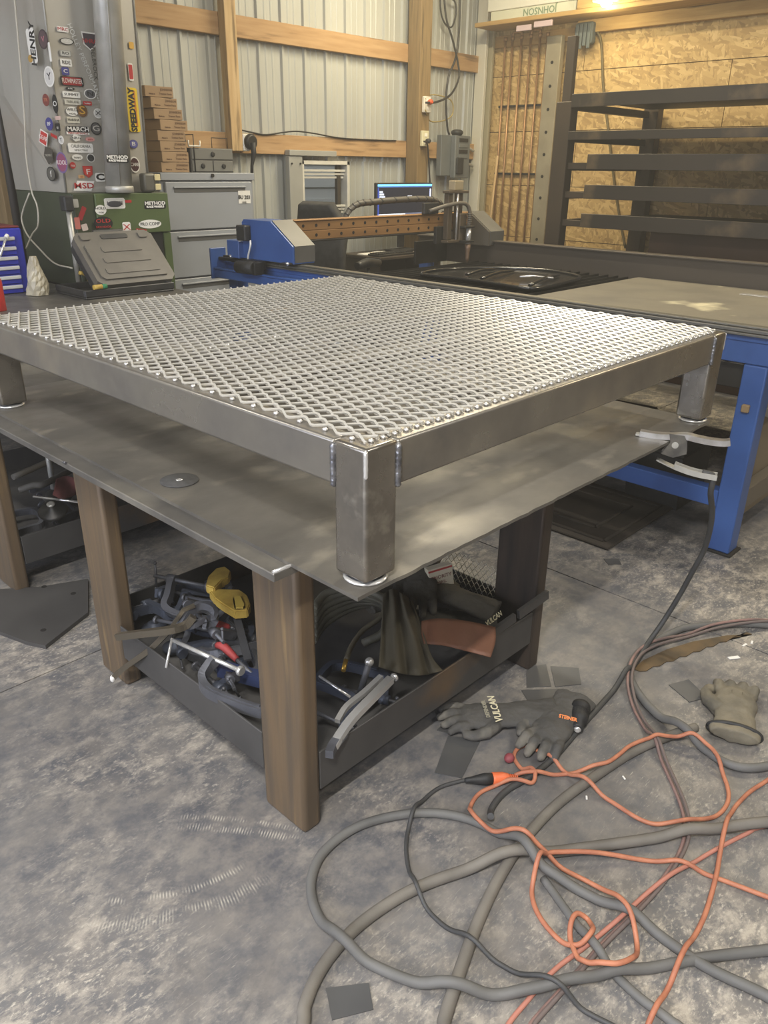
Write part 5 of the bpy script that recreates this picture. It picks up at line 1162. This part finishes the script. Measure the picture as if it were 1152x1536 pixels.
# heap of iron clamps
cl_ = [((222, 905), (300, 880), .20, 1.0, 0, mIRONB, 'dark iron C-clamp at the back of the tray by the yellow jaws'), ((300, 930), (222, 915), .19, .95, .3, mIRONB, 'dusty iron C-clamp lying behind the worn locking pliers'),
       ((250, 985), (330, 1000), .165, 1.0, .1, mIRON, 'iron C-clamp low in the tray beside the front rail'), ((380, 960), (330, 905), .175, .95, -.2, mIRONB, 'iron C-clamp half hidden by the near rusty leg'), ((345, 1035), (290, 985), .15, 1.0, .15, mIRONB, 'iron C-clamp at the bottom of the heap under the bright screw'),
       ((385, 1010), (352, 940), .20, .8, .2, mIRON, 'small iron C-clamp resting on the heap between red grips'),
       ((215, 890), (285, 905), .235, 1.0, .5, mIRON, 'dusty iron C-clamp on top of the heap near the back rail'), ((355, 955), (300, 900), .225, .9, .6, mIRON, 'iron C-clamp lying across the heap below the yellow jaws'),
       ((295, 1000), (365, 985), .185, .9, -.4, mIRON, 'iron C-clamp tilted on the heap behind the large bright screw'), ((260, 925), (330, 950), .20, .85, .4, mIRONB, 'iron C-clamp crossing the jaws of the worn locking pliers'), ((320, 880), (250, 870), .22, .95, .3, mIRONB, 'iron C-clamp in the back corner behind the yellow jaws')]
for (a, b, z, s, rl, mt, lab) in cl_:
    T, L = Tdir(a, b, z, roll=rl); c_clamp(T, s, lab, mt, .3, mIRON)
for i, (a, b, z) in enumerate((((316, 942), (333, 938), .245), ((326, 968), (344, 978), .25))):
    p, q = B(*a, 'z', z), B(*b, 'z', z); o = thing('red_grip', ['red rubber grip poking up beside the yellow jaw', 'red rubber grip poking up beside the bright screw'][i], 'handle', p); G().tube([p, (p+q)/2+Vector((0, 0, .008)), q, q+(q-p)*.6-Vector((0, 0, .012))], [.010, .013, .012, .009], 8, 3).done('grip', M('grip_red', (150, 54, 54), .6), o); G().tube([q+(q-p)*.5-Vector((0, 0, .01)), q+(q-p)*2.2-Vector((0, 0, .04))], .006, 6).done('shank', mIRON, o)
p, q = B(330, 1003, 'z', .21), B(395, 1020, 'z', .205); ribbon([p, (p+q)/2, q], .034, .034).done('square_bar', M('bar_blue', (52, 62, 96), .5, .3), label='short blue square bar lying in the tray behind the bright screw', cat='bar')
for i, (x, y, z, r_) in enumerate(((230, 930, .16, .04), (265, 960, .155, .045), (345, 985, .16, .05), (300, 965, .16, .05), (280, 905, .165, .05), (235, 895, .16, .035))):
    c = B(x, y, 'z', z); c.x = max(c.x, .125); c.y = min(max(c.y, .34), 1.15); G().lathe([(.012, 0), (r_, .004), (r_, .016), (.02, .022), (.018, .03), (.010, .031)], c-Vector((0, 0, z-ZTR)), (0, .1, 1), 20).done('flange', mIRONB, label='round dark iron flange at the tray bottom, ' + ['beside the left rusty leg', 'under the worn locking pliers', 'under the bright screw', 'under the red grips', 'below the yellow jaws', 'in the back corner'][i], cat='flange', group='flanges in the tray')

# ---------------- near tray, glove side
mLEA = M('leather_olive', (94, 86, 66), .75, 0, (74, 68, 52), 6, 5, .3, .7, bump=.3, bscale=50)
mLEB = M('leather_brown', (124, 82, 58), .65, 0, (100, 66, 48), 5, 5, .3, .7, bump=.25, bscale=50)
mGLV = M('glove_dark', (82, 77, 66), .85, 0, (64, 60, 52), 14, 5, .3, .7, bump=.4, bscale=120)
mGLK = M('glove_black', (82, 80, 77), .85, 0, (62, 61, 59), 14, 5, .3, .7, bump=.4, bscale=120, c3=(106, 102, 94), s3=9, lo3=.56, hi3=.68)
mGLT = M('glove_tan', (126, 118, 100), .85, 0, (88, 84, 74), 12, 5, .3, .7, bump=.4, bscale=120)
def grid(rows): return [[B(x, y, 'z', z) for x, y, z in r] for r in rows]
def folds(rows, amp, seed):
    rr_ = random.Random(seed); out = []
    for i_, r_ in enumerate(rows):
        pts = catmull([Vector(p) for p in r_], 3); out.append([B(p.x, p.y, 'z', p.z+amp*math.sin(k_*2.1+i_*.5+seed)*(1 if 0 < k_ < len(pts)-1 else .3)) for k_, p in enumerate(pts)])
    return out
G().sheet(folds([[(574, 892, .325), (588, 884, .335), (602, 890, .33), (618, 902, .315)], [(573, 928, .295), (592, 920, .312), (612, 928, .31), (634, 945, .285)], [(571, 965, .262), (594, 962, .278), (624, 968, .270), (648, 985, .250)], [(568, 1000, .225), (600, 1010, .23), (632, 1013, .226), (664, 1006, .226)]], .009, 1), .004, 4).done('leather_apron', mLEA, label='olive leather apron crumpled over the tray contents', cat='apron')
G().sheet(folds([[(632, 932, .300), (660, 928, .30), (700, 932, .288), (743, 941, .268)], [(632, 950, .283), (660, 950, .282), (700, 953, .270), (743, 962, .250)], [(636, 966, .27), (664, 968, .266), (698, 976, .250), (736, 986, .236)]], .003, 2), .004, 4).done('leather_cuff', mLEB, label='brown leather sleeve hanging over the tray rail', cat='leather')
# coiled welding lead
cr = random.Random(5)
wl = thing('welding_lead', 'thick olive welding lead coiled in the tray beside the near leg', 'cable', B(525, 930, 'z', .2))
for k in range(6):
    dz = .016*k
    P = [B(470, 962-10*k, 'z', .20+dz), B(490, 935-9*k, 'z', .215+dz), B(530, 912-6*k, 'z', .225+dz), B(568, 908-3*k, 'z', .23+dz), B(582, 925-3*k, 'z', .215+dz), B(575, 948, 'z', .19+dz*.5), B(545, 965, 'z', .165+dz*.3)]
    G().tube(P, .0105+.002*(k % 2), 8, 5).done('turn', M('lead_olive', (96, 92, 76), .6, 0, (74, 71, 60), 10, 4), wl)
lc = thing('extension_lead', 'thin dark lead with a brass tipped end lying across the tray', 'cable', B(540, 960, 'z', .2))
G().tube([B(578, 905, 'z', .30), B(572, 925, 'z', .28), B(545, 945, 'z', .255), B(528, 968, 'z', .235), B(519, 990, 'z', .215)], .008, 8, 5).done('lead', mLEA, lc); G().tube([B(519, 990, 'z', .215), B(515, 1006, 'z', .205)], .007, 8).done('brass_tip', M('brass', (206, 164, 72), .35, .7), lc)
# chrome locking pliers leaning out of the tray
cpz = [B(586, 1019, 'z', .275), B(560, 1045, 'z', .268), B(530, 1076, 'z', .255), B(512, 1100, 'z', .24), B(500, 1120, 'z', .225)]
ch = thing('locking_pliers', 'chrome locking pliers leaning on the tray rail next to the near leg', 'pliers', B(540, 1065, 'z', .2))
ribbon(catmull(cpz, 4), [.020]*17, .018).done('handle', mBRIGHT, ch)
ribbon(catmull([B(572, 1015, 'z', .262), B(545, 1040, 'z', .25), B(520, 1060, 'z', .245), B(506, 1082, 'z', .24)], 4), .014, .012).done('lever', mBRIGHT, ch)
ribbon(catmull([B(516, 1098, 'z', .235), B(508, 1108, 'z', .232), B(499, 1120, 'z', .226), B(494, 1132, 'z', .226)], 4), .020, .022).done('jaw', mIRON, ch)
G().cyl(B(585, 1020, 'z', .275), B(592, 1014, 'z', .279), .007, n=10).done('adjusting_screw', mBRIGHT, ch); G().lathe([(.011, 0), (.012, .005), (.009, .010)], B(590, 1017, 'z', .278), (B(592, 1014, 'z', .279)-B(585, 1020, 'z', .275)), 14).done('screw_knob', mBRIGHT, ch)
rb = thing('ball_bar', 'steel T-handle bar with a ball end standing in the tray', 'bar', B(550, 1020, 'z', .15)); G().cyl(B(540, 1040, 'z', .17), B(553, 996, 'z', .27), .009, n=12).done('bar', mIRON, rb); G().ell(B(554, 993, 'z', .275), (.013, .013, .013)).done('ball', mBRIGHT, rb)
G().cyl(B(479, 1014, 'z', .215), B(526, 1046, 'z', .195), .004, n=8).done('steel_rod', mBRIGHT, label='thin bright steel rod lying in the tray near the leg', cat='rod')
for i, (a, b, z, s, lab) in enumerate((((560, 1075), (500, 1050), .15, .9, 'iron C-clamp under the chrome locking pliers'), ((600, 1035), (540, 1020), .145, .9, 'iron C-clamp below the hem of the leather apron'))):
    T, L = Tdir(a, b, z); c_clamp(T, s, lab, mIRONB, .2, mIRON)
# gloves thrown in the tray
def gl(a, b, z, s, mat, lab, roll=0., tilt=0., **k):
    T, L = Tdir(a, b, z, roll=roll); T = T @ Matrix.Rotation(tilt, 4, 'Y'); T = inside(T, ((-.13*s, .17*s), (-.075*s, .075*s), (0, .04*s)), (.062, .99, .285, 1.2)); return glove(T, s, mat, lab, **k)
gl((640, 868), (628, 935), .275, 1.1, mGLV, 'dark work glove with drooping fingers on the tray heap', tilt=.25, curl=(.4, .5, .5, .4), cuff=.10)
gl((735, 905), (675, 890), .225, 1.15, mGLV, 'dark crumpled work glove at the far end of the tray', curl=(.9, .9, .9, .9), cuff=.12, tilt=-.15)
gl((760, 925), (700, 930), .165, 1.05, mGLV, 'dark work glove with pale lettering tucked behind the tray rail', curl=(.8, .8, .8, .8), cuff=.12)
gl((600, 900), (668, 880), .20, 1.1, mGLV, 'dark work glove buried under the other tray gloves', curl=(.8, .8, .8, .8))
text('VULCAN', .022, basis(B(741, 928, 'z', .262), B(752, 922, 'z', .262)-B(735, 935, 'z', .262), Vector((.2, .5, .9))), paint((190, 182, 150)), [o for o in bpy.data.objects if o.name.startswith('work_glove')][-2], bold=.0005)
bxc = thing('mail_box', 'white priority mail carton with red stripe standing in the tray', 'box', B(662, 880, 'z', .25)); pz0, pz1 = .235, .31
Tb = basis(B(663, 874, 'z', .285), (.8, -.35, .1), (0, .15, 1)); G().box((-.042, -.03, -.03), (.042, .055, .0), .001, Tb).done('carton', paint((196, 186, 160)), bxc); G().box((-.042, .044, .0003), (.042, .050, .001), 0, Tb).done('stripe', paint((160, 50, 44)), bxc)
text('PRIORITY', .017, Tb @ Matrix.Translation((0, .022, .0012)), paint((110, 60, 56)), bxc); text('MAIL', .015, Tb @ Matrix.Translation((0, .003, .0012)), paint((110, 60, 56)), bxc)
# bent flat bar on the tray rail, with notches
fbp = [B(640, 946, 'y', .255), B(738, 914, 'y', .235), B(788, 900, 'y', .215), B(821, 890, 'y', .20)]
p0, p1 = Vector((.70, .262, .2245)), B(821, 891, 'y', .225)
g = ribbon([p0, p0.lerp(p1, .55)], .012, .028); g.done('flat_bar', mRAIL, label='notched dark flat bar resting on the tray rail at the far leg', cat='bar')
ribbon([p0.lerp(p1, .60), p1], .012, .030).done('flat_bar', mRAIL, label='short dark flat bar end sticking out past the far leg', cat='bar')
# offcut of expanded metal behind the tray gloves
ex = thing('mesh_offcut', 'small silver expanded metal offcut leaning behind the tray gloves', 'mesh', (1.025, .7, .135)); 
a_, b_ = B(688, 840, 'x', 1.025), B(742, 874, 'x', 1.025)
zt3, zb3 = .30, .135; y1_, y0_ = a_.y+.10, b_.y-.02; nst = 9
for k in range(nst):
    zz = zt3-.0165*k; n_ = 24
    G().tube([(1.025, y0_+(y1_-y0_)*i/n_, zz+(.0072 if (i+k) % 2 else -.0072)) for i in range(n_+1)], .0018, 4).done('strand', mGALV, ex)
G().tube([(1.025, y0_, zb3), (1.025, y0_, zt3+.008)], .003, 6).done('edge', mGALV, ex)

# ---------------- far tray beyond the open bay
TR = .121
fl1 = thing('angle_grinder', 'grey angle grinder with a round guard lying in the far tray', 'grinder', B(80, 770, 'z', .2))
c = B(80, 768, 'z', .25); G().lathe([(.0, 0), (.052, .0), (.056, .008), (.05, .016), (.018, .022), (.014, .034), (.008, .036)], c, (-.25, -.35, 1), 24).done('guard', mDKMET, fl1); G().lathe([(.014, 0), (.016, .006), (.010, .010)], c+Vector((-.009, -.012, .036)), (-.25, -.35, 1), 16).done('nut', mGALV, fl1)
G().tube([c+Vector((.02, .05, -.02)), c+Vector((.06, .14, -.02)), c+Vector((.10, .24, -.03))], [.03, .032, .026], 12, 3).done('body', mBLKPL, fl1)
rg = G().sheet([[B(78+9*i+2*j, 745-9*j+4*math.sin(i+j), 'z', .25+.02*j) for i in range(5)] for j in range(4)], .004, 4).done('red_rag', M('rag_red', (118, 62, 56), .9, 0, (92, 52, 48), 8, 4), label='faded red rag lying in the far tray under the table', cat='rag')
G().cyl(B(50, 745, 'z', .29), B(118, 753, 'z', .29), .005, n=10).done('steel_rod', mBRIGHT, label='bright steel rod lying across the far tray', cat='rod')
for i, (a, b, z, lab) in enumerate((((60, 790), (40, 740), .16, 'iron C-clamp against the leg end of the far tray'), ((115, 775), (75, 735), .15, 'iron C-clamp in the middle of the far tray'), ((105, 745), (60, 715), .19, 'iron C-clamp on top of the far tray heap'))):
    T, L = Tdir(a, b, z); T.translation.x = max(T.translation.x, .2); T.translation.y = max(T.translation.y, 2.08); c_clamp(T, .9, lab, mIRON, .2, mIRON, TRAY2)
hs = thing('hose_loop', 'grey rubber hose looped in the far tray under the table', 'hose', B(70, 730, 'z', .25)); G().tube([B(30, 735, 'z', .24), B(50, 728, 'z', .26), B(75, 722, 'z', .27), (.75, 2.5, .26), (.6, 2.65, .22), (.35, 2.6, .2)], .014, 8, 5).done('hose', M('hose_grey', (92, 88, 80), .7), hs)
for i in range(2): G().cyl((.42+.16*i, 2.35, .128), (.45+.16*i, 2.42, .50+.03*i), .012, n=10).done('steel_rod', mGALV, label=['upright grey rod standing in the far tray beside the rag', 'taller upright grey rod standing in the far tray'][i], cat='rod', group='rods standing in the far tray')
# ================================================================== on the floor
# dark plate with bolt holes in the open bay
gp_ = thing('base_plate', 'thick dark steel plate with bolt holes lying on the floor between the table legs', 'plate', (.0, 1.75, 0))
P = [B(x, y, 'z', .016) for x, y in ((-60, 925), (40, 962), (68, 968), (132, 918), (132, 868), (60, 880), (-30, 885))]
G().prism([(p.x, p.y) for p in P], 'z', .0008, .016).done('plate', M('plate_floor', (82, 80, 78), .6, .3, (66, 64, 63), 4, 6, .3, .7, bump=.1, bscale=30), gp_)
for x, y in ((65, 945), (66, 880), (110, 890)): G().cyl(B(x, y, 'z', .0163), B(x, y, 'z', .0163)+Vector((0, 0, .0006)), .010, n=14).done('bolt_hole', M('hole_dark', (22, 18, 14), .9), gp_)
# thin sheet offcuts strewn on the concrete
mSCR = M('scrap_sheet', (92, 92, 92), .5, .3, (78, 78, 79), 5, 5, .3, .7)
scr = [([(790, 1002), (819, 996), (827, 1029), (790, 1031)], 'thin steel offcut on the floor against the far rusty leg'), ([(826, 999), (868, 1002), (872, 1026), (833, 1030)], 'square thin steel offcut on the floor beside the gloves'), ([(782, 1035), (846, 1033), (872, 1050), (862, 1056), (795, 1056)], 'long thin steel offcut on the floor above the plug'),
       ([(672, 1104), (722, 1108), (693, 1167), (652, 1159)], 'slanted thin steel offcut on the floor below the lettered glove'), ([(1003, 1027), (1033, 1019), (1061, 1046), (1034, 1053)], 'square thin steel offcut on the floor beside the tan glove'), ([(489, 1482), (553, 1474), (560, 1514), (498, 1530)], 'square thin steel offcut on the floor inside the large hose loop'), ([(655, 1095), (690, 1062), (700, 1075), (672, 1100)], 'small steel offcut half under the lettered glove'), ([(905, 838), (928, 838), (932, 846), (912, 846)], 'small thin bright offcut on the floor under the ground cable')]
for pts, lab in scr:
    Q = [B(x, y, 'z', .002) for x, y in pts]; G().prism([(p.x, p.y) for p in Q], 'z', .0004, .0024).done('steel_offcut', mSCR, label=lab, cat='offcut', group='offcuts on the floor')
# rusty strip with a torn toothed edge
top = [(1128, 951), (1090, 953), (1040, 962), (1000, 974), (965, 990), (950, 1003)]; low = [(950+10*i, 1013-62*i/17-(3 if i % 2 else 0)) for i in range(1, 18)]
Q = [B(x, y, 'z', .004) for x, y in top+low]; G().prism([(p.x, p.y) for p in Q], 'z', .0006, .004).done('rusty_strip', M('strip_rust', (104, 84, 56), .7, .2, (80, 68, 50), 12, 5), label='rusty steel strip with a torn jagged edge lying under the hoses', cat='strip')
for i, (x, y, w) in enumerate(((1101, 986, .012), (1117, 967, .007), (1128, 963, .006), (880, 1196, .004), (936, 1166, .004))):
    c = B(x, y, 'z', .003); G().box((-w*1.7, -w*.6, 0), (w*1.7, w*.6, .003), .001, Matrix.Translation(c-Vector((0, 0, .0025))) @ Matrix.Rotation(.4*i-.6, 4, 'Z')).done('paint_chip', mWHITE, label=['long white chip of debris on the floor beside the rusty strip', 'small white chip on the floor by the end of the rusty strip', 'tiny white chip on the floor at the tip of the rusty strip', 'white speck of debris on the floor inside the upper cord loop', 'white speck of debris on the floor between cord and hose'][i], cat='chip', group='white chips on the floor')
# gloves
def glf(a, b, s, mat, lab, **k):
    T, L = Tdir(a, b, .001); return glove(T, s, mat, lab, **k)
g1 = glf((747, 1083), (690, 1086), 1.12, mGLK, 'black welding glove lettered across its back lying by the tray rail', curl=(.5, .6, .6, .5), cuff=.16, thumb=-1)
T1 = PM[g1.name]
mLET = paint((214, 206, 176))
for s_, sz, dx in (('VULCAN', .030, .012), ('DEFENDER', .016, .040)): text(s_, sz, T1 @ Matrix.Translation((dx, 0, .0505)) @ Matrix.Rotation(R(-90), 4, 'Z'), mLET if sz > .02 else paint((150, 146, 130)), g1, bold=.0006)
g2 = glf((838, 1090), (806, 1132), 1.15, mGLK, 'black welding glove with an orange cuff tag beside the plug', curl=(.6, .6, .6, .6), cuff=.11, thumb=1)
pt_ = B(852, 1077, 'z', .055); text('STEINER', .014, basis(pt_, B(866, 1081, 'z', .055)-B(838, 1074, 'z', .055), Vector((.3, .3, 1))), paint((226, 130, 60)), g2, bold=.0006)
G().ell(B(764, 1137, 'z', .014), (.016, .014, .013)).done('earplug', M('plug_red', (130, 60, 66), .6), label='small dull red plastic knob on the floor next to the glove fingertips', cat='knob')
g3 = glf((1100, 1085), (1102, 1035), 1.25, mGLT, 'tan leather work glove with black cuff binding lying on the hose loop', curl=(.7, .8, .8, .7), cuff=.06, cuffmat=mBLACK, thumb=-1)
# twist-lock plug
tp_ = thing('cable_plug', 'black twist-lock welding cable plug with a brass pin on the floor', 'plug', B(868, 1080, 'z', 0)); a, b = B(866, 1094, 'z', .028), B(873, 1046, 'z', .032); d = (b-a).normalized()
G().lathe([(.014, 0), (.017, .004), (.017, .03), (.024, .034), (.027, .05), (.025, .085), (.030, .09), (.029, .105), (.012, .11)], a, d, 24).done('body', mBLACK, tp_); G().cyl(a+d*.11, a+d*.145, .006, n=12).done('pin', mGALV, tp_); G().lathe([(.010, 0), (.011, -.003), (.006, -.006)], a, d, 16).done('end_screw', mBRIGHT, tp_)
for k in range(6): G().tube([a+d*(.05+.005*k), a+d*(.0525+.005*k)], .0272, 16).done('grip_ring', mBLACK, tp_)
# ---------------- hoses, cables and cords: later ones ride over earlier ones
PRIOR = []
def lay(name, px, r, mat, label, cat='cable', sub=8, n=10, group=None, par=None, pname='jacket', pre=None, off=0.):
    P = [B(x, y, 'z', r) for x, y in px]
    def far(q): return q[0] > 1152 or q[1] > 1536
    def run(p_, q_, bend):                                   # carry on past the edge of the picture
        d_ = (p_-q_); d_.z = 0; d_.normalize(); s_ = Vector((-d_.y, d_.x, 0)); return [p_+d_*.45+s_*bend*.05, p_+d_*.95+s_*bend*.22, p_+d_*1.35+s_*bend*.55]
    if far(px[-1]): P = P+run(P[-1], P[-2], 1 if px[-1][0] > 1152 else -1)
    if far(px[0]): P = run(P[0], P[1], -1)[::-1]+P
    if pre: P = pre+P
    C_ = catmull(P, sub); pts = np.array([tuple(c) for c in C_]); fl = pts[:, 2] <= r+.0006
    if PRIOR:
        A = np.concatenate([q[0] for q in PRIOR]); Rr = np.concatenate([np.full(len(q[0]), q[1]) for q in PRIOR])
        for i in range(len(pts)):
            d_ = np.hypot(A[:, 0]-pts[i, 0], A[:, 1]-pts[i, 1]); reach = (Rr+r)
            k = np.clip(1-(d_-reach*.55)/(reach*2.2), 0, 1); k = k*k*(3-2*k)
            lift = np.max((A[:, 2]+Rr+.001)*k)
            if fl[i]: pts[i, 2] = max(pts[i, 2], r+lift)
        z = pts[:, 2].copy()
        for _ in range(2): z[1:-1] = np.maximum(z[1:-1]*.6, (z[:-2]+z[2:]+2*z[1:-1])/4)
        pts[:, 2] = np.maximum(z, r+.0004)
    PRIOR.append((pts, r))
    V_ = [Vector(p) for p in pts]
    if par is not None: return G().tube(V_, r, n).done(pname, mat, par)
    return G().tube(V_, r, n).done(name, mat, label=label, cat=cat, group=group)
mHOSE = M('hose_dusty', (106, 105, 102), .65, 0, (86, 85, 83), 8, 5, .3, .7)
mHOSE2 = M('hose_worn', (118, 113, 105), .7, 0, (94, 90, 84), 10, 6, .3, .7)
mCAB = M('cable_black', (66, 66, 66), .6, 0, (54, 54, 54), 8, 4)
mPINK = M('hose_red_dusty', (142, 112, 104), .65, 0, (104, 88, 84), 14, 5, .35, .65)
lay('air_hose', [(1044, 1091), (1009, 1102), (951, 1127), (889, 1167), (835, 1207), (788, 1257), (750, 1314), (719, 1378), (693, 1448), (668, 1524), (650, 1590)], .0135, mHOSE2, 'worn grey hose running straight from the tan glove under the loops', 'hose')
lay('air_hose', [(1200, 945), (1120, 936), (1040, 940), (1009, 949), (969, 971), (948, 993), (947, 1020), (969, 1055), (1009, 1091), (1049, 1118), (1084, 1142), (1120, 1152), (1160, 1148), (1200, 1140)], .0125, mHOSE, 'grey hose curling round behind the tan glove', 'hose')
th = thing('twin_hose', 'dusty red twin torch hose curving past the gloves and under the cords', 'hose', B(1000, 1160, 'z', 0))
twin = [(1200, 936), (1084, 942), (1018, 958), (969, 976), (947, 998), (940, 1029), (951, 1064), (978, 1113), (1004, 1167), (1022, 1211), (1027, 1244), (1020, 1276), (992, 1321), (954, 1365), (903, 1416), (852, 1473), (801, 1530), (760, 1580)]
lay('x', twin, .0048, mPINK, '', par=th, pname='hose'); lay('x', [(x+6, y+3) for x, y in twin], .0048, M('hose_brown_dusty', (104, 92, 88), .65), '', par=th, pname='hose')
lay('power_cable', [(1160, 1236), (1119, 1251), (1049, 1289), (979, 1340), (903, 1403), (833, 1454), (788, 1505), (763, 1536), (730, 1590)], .0052, M('cord_coral', (176, 118, 102), .55), 'coral red cord running diagonally below the twin hose', 'cord')
lay('welding_cable', [(815, 1318), (858, 1378), (903, 1441), (954, 1492), (1004, 1530), (1060, 1580)], .0095, mHOSE, 'grey cable running diagonally under the lower cord loop', 'cable')
lay('air_hose', [(1240, 1235), (1152, 1238), (1030, 1251), (930, 1265), (827, 1279), (738, 1295), (630, 1330), (547, 1381), (490, 1441), (458, 1505), (445, 1580)], .0135, mHOSE2, 'thick worn grey hose sweeping from the floor edge across the large loop', 'hose')
lay('air_hose', [(1260, 1560), (1152, 1495), (1055, 1448), (960, 1384), (877, 1340), (807, 1306), (763, 1263), (725, 1238), (674, 1222), (611, 1221), (541, 1238), (490, 1273), (468, 1314), (471, 1359), (503, 1410), (560, 1448), (642, 1479), (738, 1493), (833, 1482), (928, 1463), (1049, 1438), (1152, 1425), (1240, 1412)], .0115, mHOSE, 'grey hose lying in one large loop on the floor', 'hose')
# ground clamp and its cable
pc = Vector((1.194, .076, .8)); dc = Vector((.365, -.931, 0)); nc = Vector((.931, .365, 0))
gc = thing('ground_clamp', 'worn steel welding ground clamp biting the edge of the steel sheet', 'clamp', (1.22, -.04, ZP+.001))
def C_(x, y): return BP(x, y, pc, nc)
ua = [C_(959, 656), C_(985, 660), C_(1010, 661), C_(1028, 661), C_(1045, 665), C_(1065, 669), C_(1084, 671), C_(1094, 670)]
low0 = min(ZP+.009-p.z for p in ua[:2]); ua = [p+Vector((0, 0, max(0, low0))) for p in ua]
g = ribbon(catmull(ua, 4), [.024]*13+[.027]*8+[.026]*8, .016); g.done('upper_arm', M('arm_silver', (196, 194, 190), .34, .8, (164, 160, 154), 20, 4), gc)
ribbon([p-Vector((0, 0, .004))+nc*s*.011 for p in catmull(ua, 4)[14:29] for s in (1,)], .0015, .010).done('arm_flange', mGALV, gc)
la = [C_(985, 688), C_(1005, 698), C_(1030, 708), C_(1052, 714), C_(1075, 718)]
la = [Vector((p.x, p.y, min(p.z, ZP-.034))) for p in la]
ribbon(catmull(la, 4), .026, .004).done('lower_arm', mGALV, gc)
for s in (-1, 1): ribbon([p+nc*s*.013+Vector((0, 0, .006)) for p in catmull(la, 4)[5:]], .002, .016).done('arm_flange', mGALV, gc)
pv = C_(1010, 684); pv = Vector((pv.x, pv.y, ZP-.010))
for s in (-1, 1):
    pts = [(-.035, -.030), (.0, -.038), (.034, -.022), (.030, .012), (.020, .030), (-.020, .030), (-.014, .006)]
    T = basis(pv+nc*s*.0125, dc, (0, 0, 1)); G().prism(pts, 'z', -.0015, .0015, T).done('cheek', M('cheek_steel', (112, 108, 100), .5, .6, (84, 82, 78), 20, 4), gc)
G().cyl(pv-nc*.018, pv+nc*.018, .009, n=14).done('pivot', mGALV, gc)
j = C_(966, 657); G().box((-.012, -.011, 0), (.02, .011, .007), .002, basis((ua[0].x, ua[0].y, ZP+.0008), dc, Vector((0, 0, 1)).cross(dc))).done('jaw_pad', mGALV, gc)
ci = C_(1057, 712); pre = [la[3]+Vector((0, 0, .012)), la[3]+dc*.03+Vector((0, 0, .004)), B(1066, 740, 'z', .655), B(1068, 775, 'z', .55), B(1058, 820, 'z', .42), B(1040, 855, 'z', .32), B(1018, 895, 'z', .20), B(995, 932, 'z', .10), B(972, 965, 'z', .035)]
lay('ground_cable', [(942, 1011), (907, 1051), (871, 1091), (836, 1131), (800, 1162), (760, 1186), (738, 1212), (735, 1235)], .0085, mCAB, 'black ground cable hanging from the clamp down to the floor', 'cable', pre=pre)
# thin black cord and the orange extension cord joined end to end
lay('power_cable', [(704, 1170), (690, 1172), (655, 1184), (626, 1213), (610, 1257), (614, 1308), (636, 1359), (693, 1410), (763, 1454), (833, 1492), (890, 1524), (930, 1545), (980, 1580)], .0052, mCAB, 'thin black cord running from the orange connector over the grey loop', 'cord')
oc_ = [(772, 1166), (800, 1165), (840, 1162), (880, 1159), (907, 1156), (925, 1145), (942, 1131), (965, 1121), (987, 1116), (1031, 1116), (1062, 1131), (1084, 1162), (1093, 1193), (1084, 1216), (1058, 1231), (1009, 1240), (964, 1231), (916, 1202), (862, 1169), (827, 1142), (796, 1120), (778, 1122), (771, 1136), (782, 1153), (797, 1160), (802, 1169), (795, 1179), (760, 1176), (724, 1187), (707, 1207), (707, 1229), (738, 1258), (776, 1276), (827, 1298), (890, 1333), (928, 1368), (954, 1410), (950, 1446), (925, 1466), (890, 1460), (865, 1441), (854, 1403), (862, 1381), (881, 1383), (887, 1408), (872, 1425), (839, 1410), (807, 1371), (798, 1333), (814, 1298), (852, 1289), (928, 1288), (1004, 1296), (1074, 1317), (1152, 1346), (1220, 1370)]
ex_ = thing('extension_lead', 'orange extension cord with a clear ended connector looping over the hoses', 'cord', B(900, 1160, 'z', 0))
lay('x', oc_, .0056, mORANGE, '', par=ex_, pname='cord')
lay('extension_lead', [(1240, 1130), (1152, 1171), (1112, 1200), (1087, 1244), (1074, 1314), (1055, 1378), (1024, 1435), (1004, 1479), (973, 1536), (950, 1590)], .0056, mORANGE, 'plain orange cord crossing over the two grey hoses by the floor edge', 'cord')
a, b = B(738, 1168, 'z', .016), B(774, 1166, 'z', .010); d = (b-a).normalized()
G().lathe([(.016, 0), (.017, .004), (.016, .03), (.012, .045), (.009, .05)], a, d, 20).done('connector', M('connector_orange', (216, 108, 66), .4), ex_)
for k in range(4): G().tube([a+d*(.05+.006*k), a+d*(.053+.006*k)], .010-.0008*k, 10).done('strain_ring', M('connector_orange', (216, 108, 66), .4), ex_)
pgx = thing('cord_plug', 'black moulded plug pushed into the orange connector', 'plug', a-d*.05); G().lathe([(.015, -.0005), (.016, -.02), (.013, -.035), (.008, -.06), (.006, -.075)], a, d, 18).done('body', mBLACK, pgx)
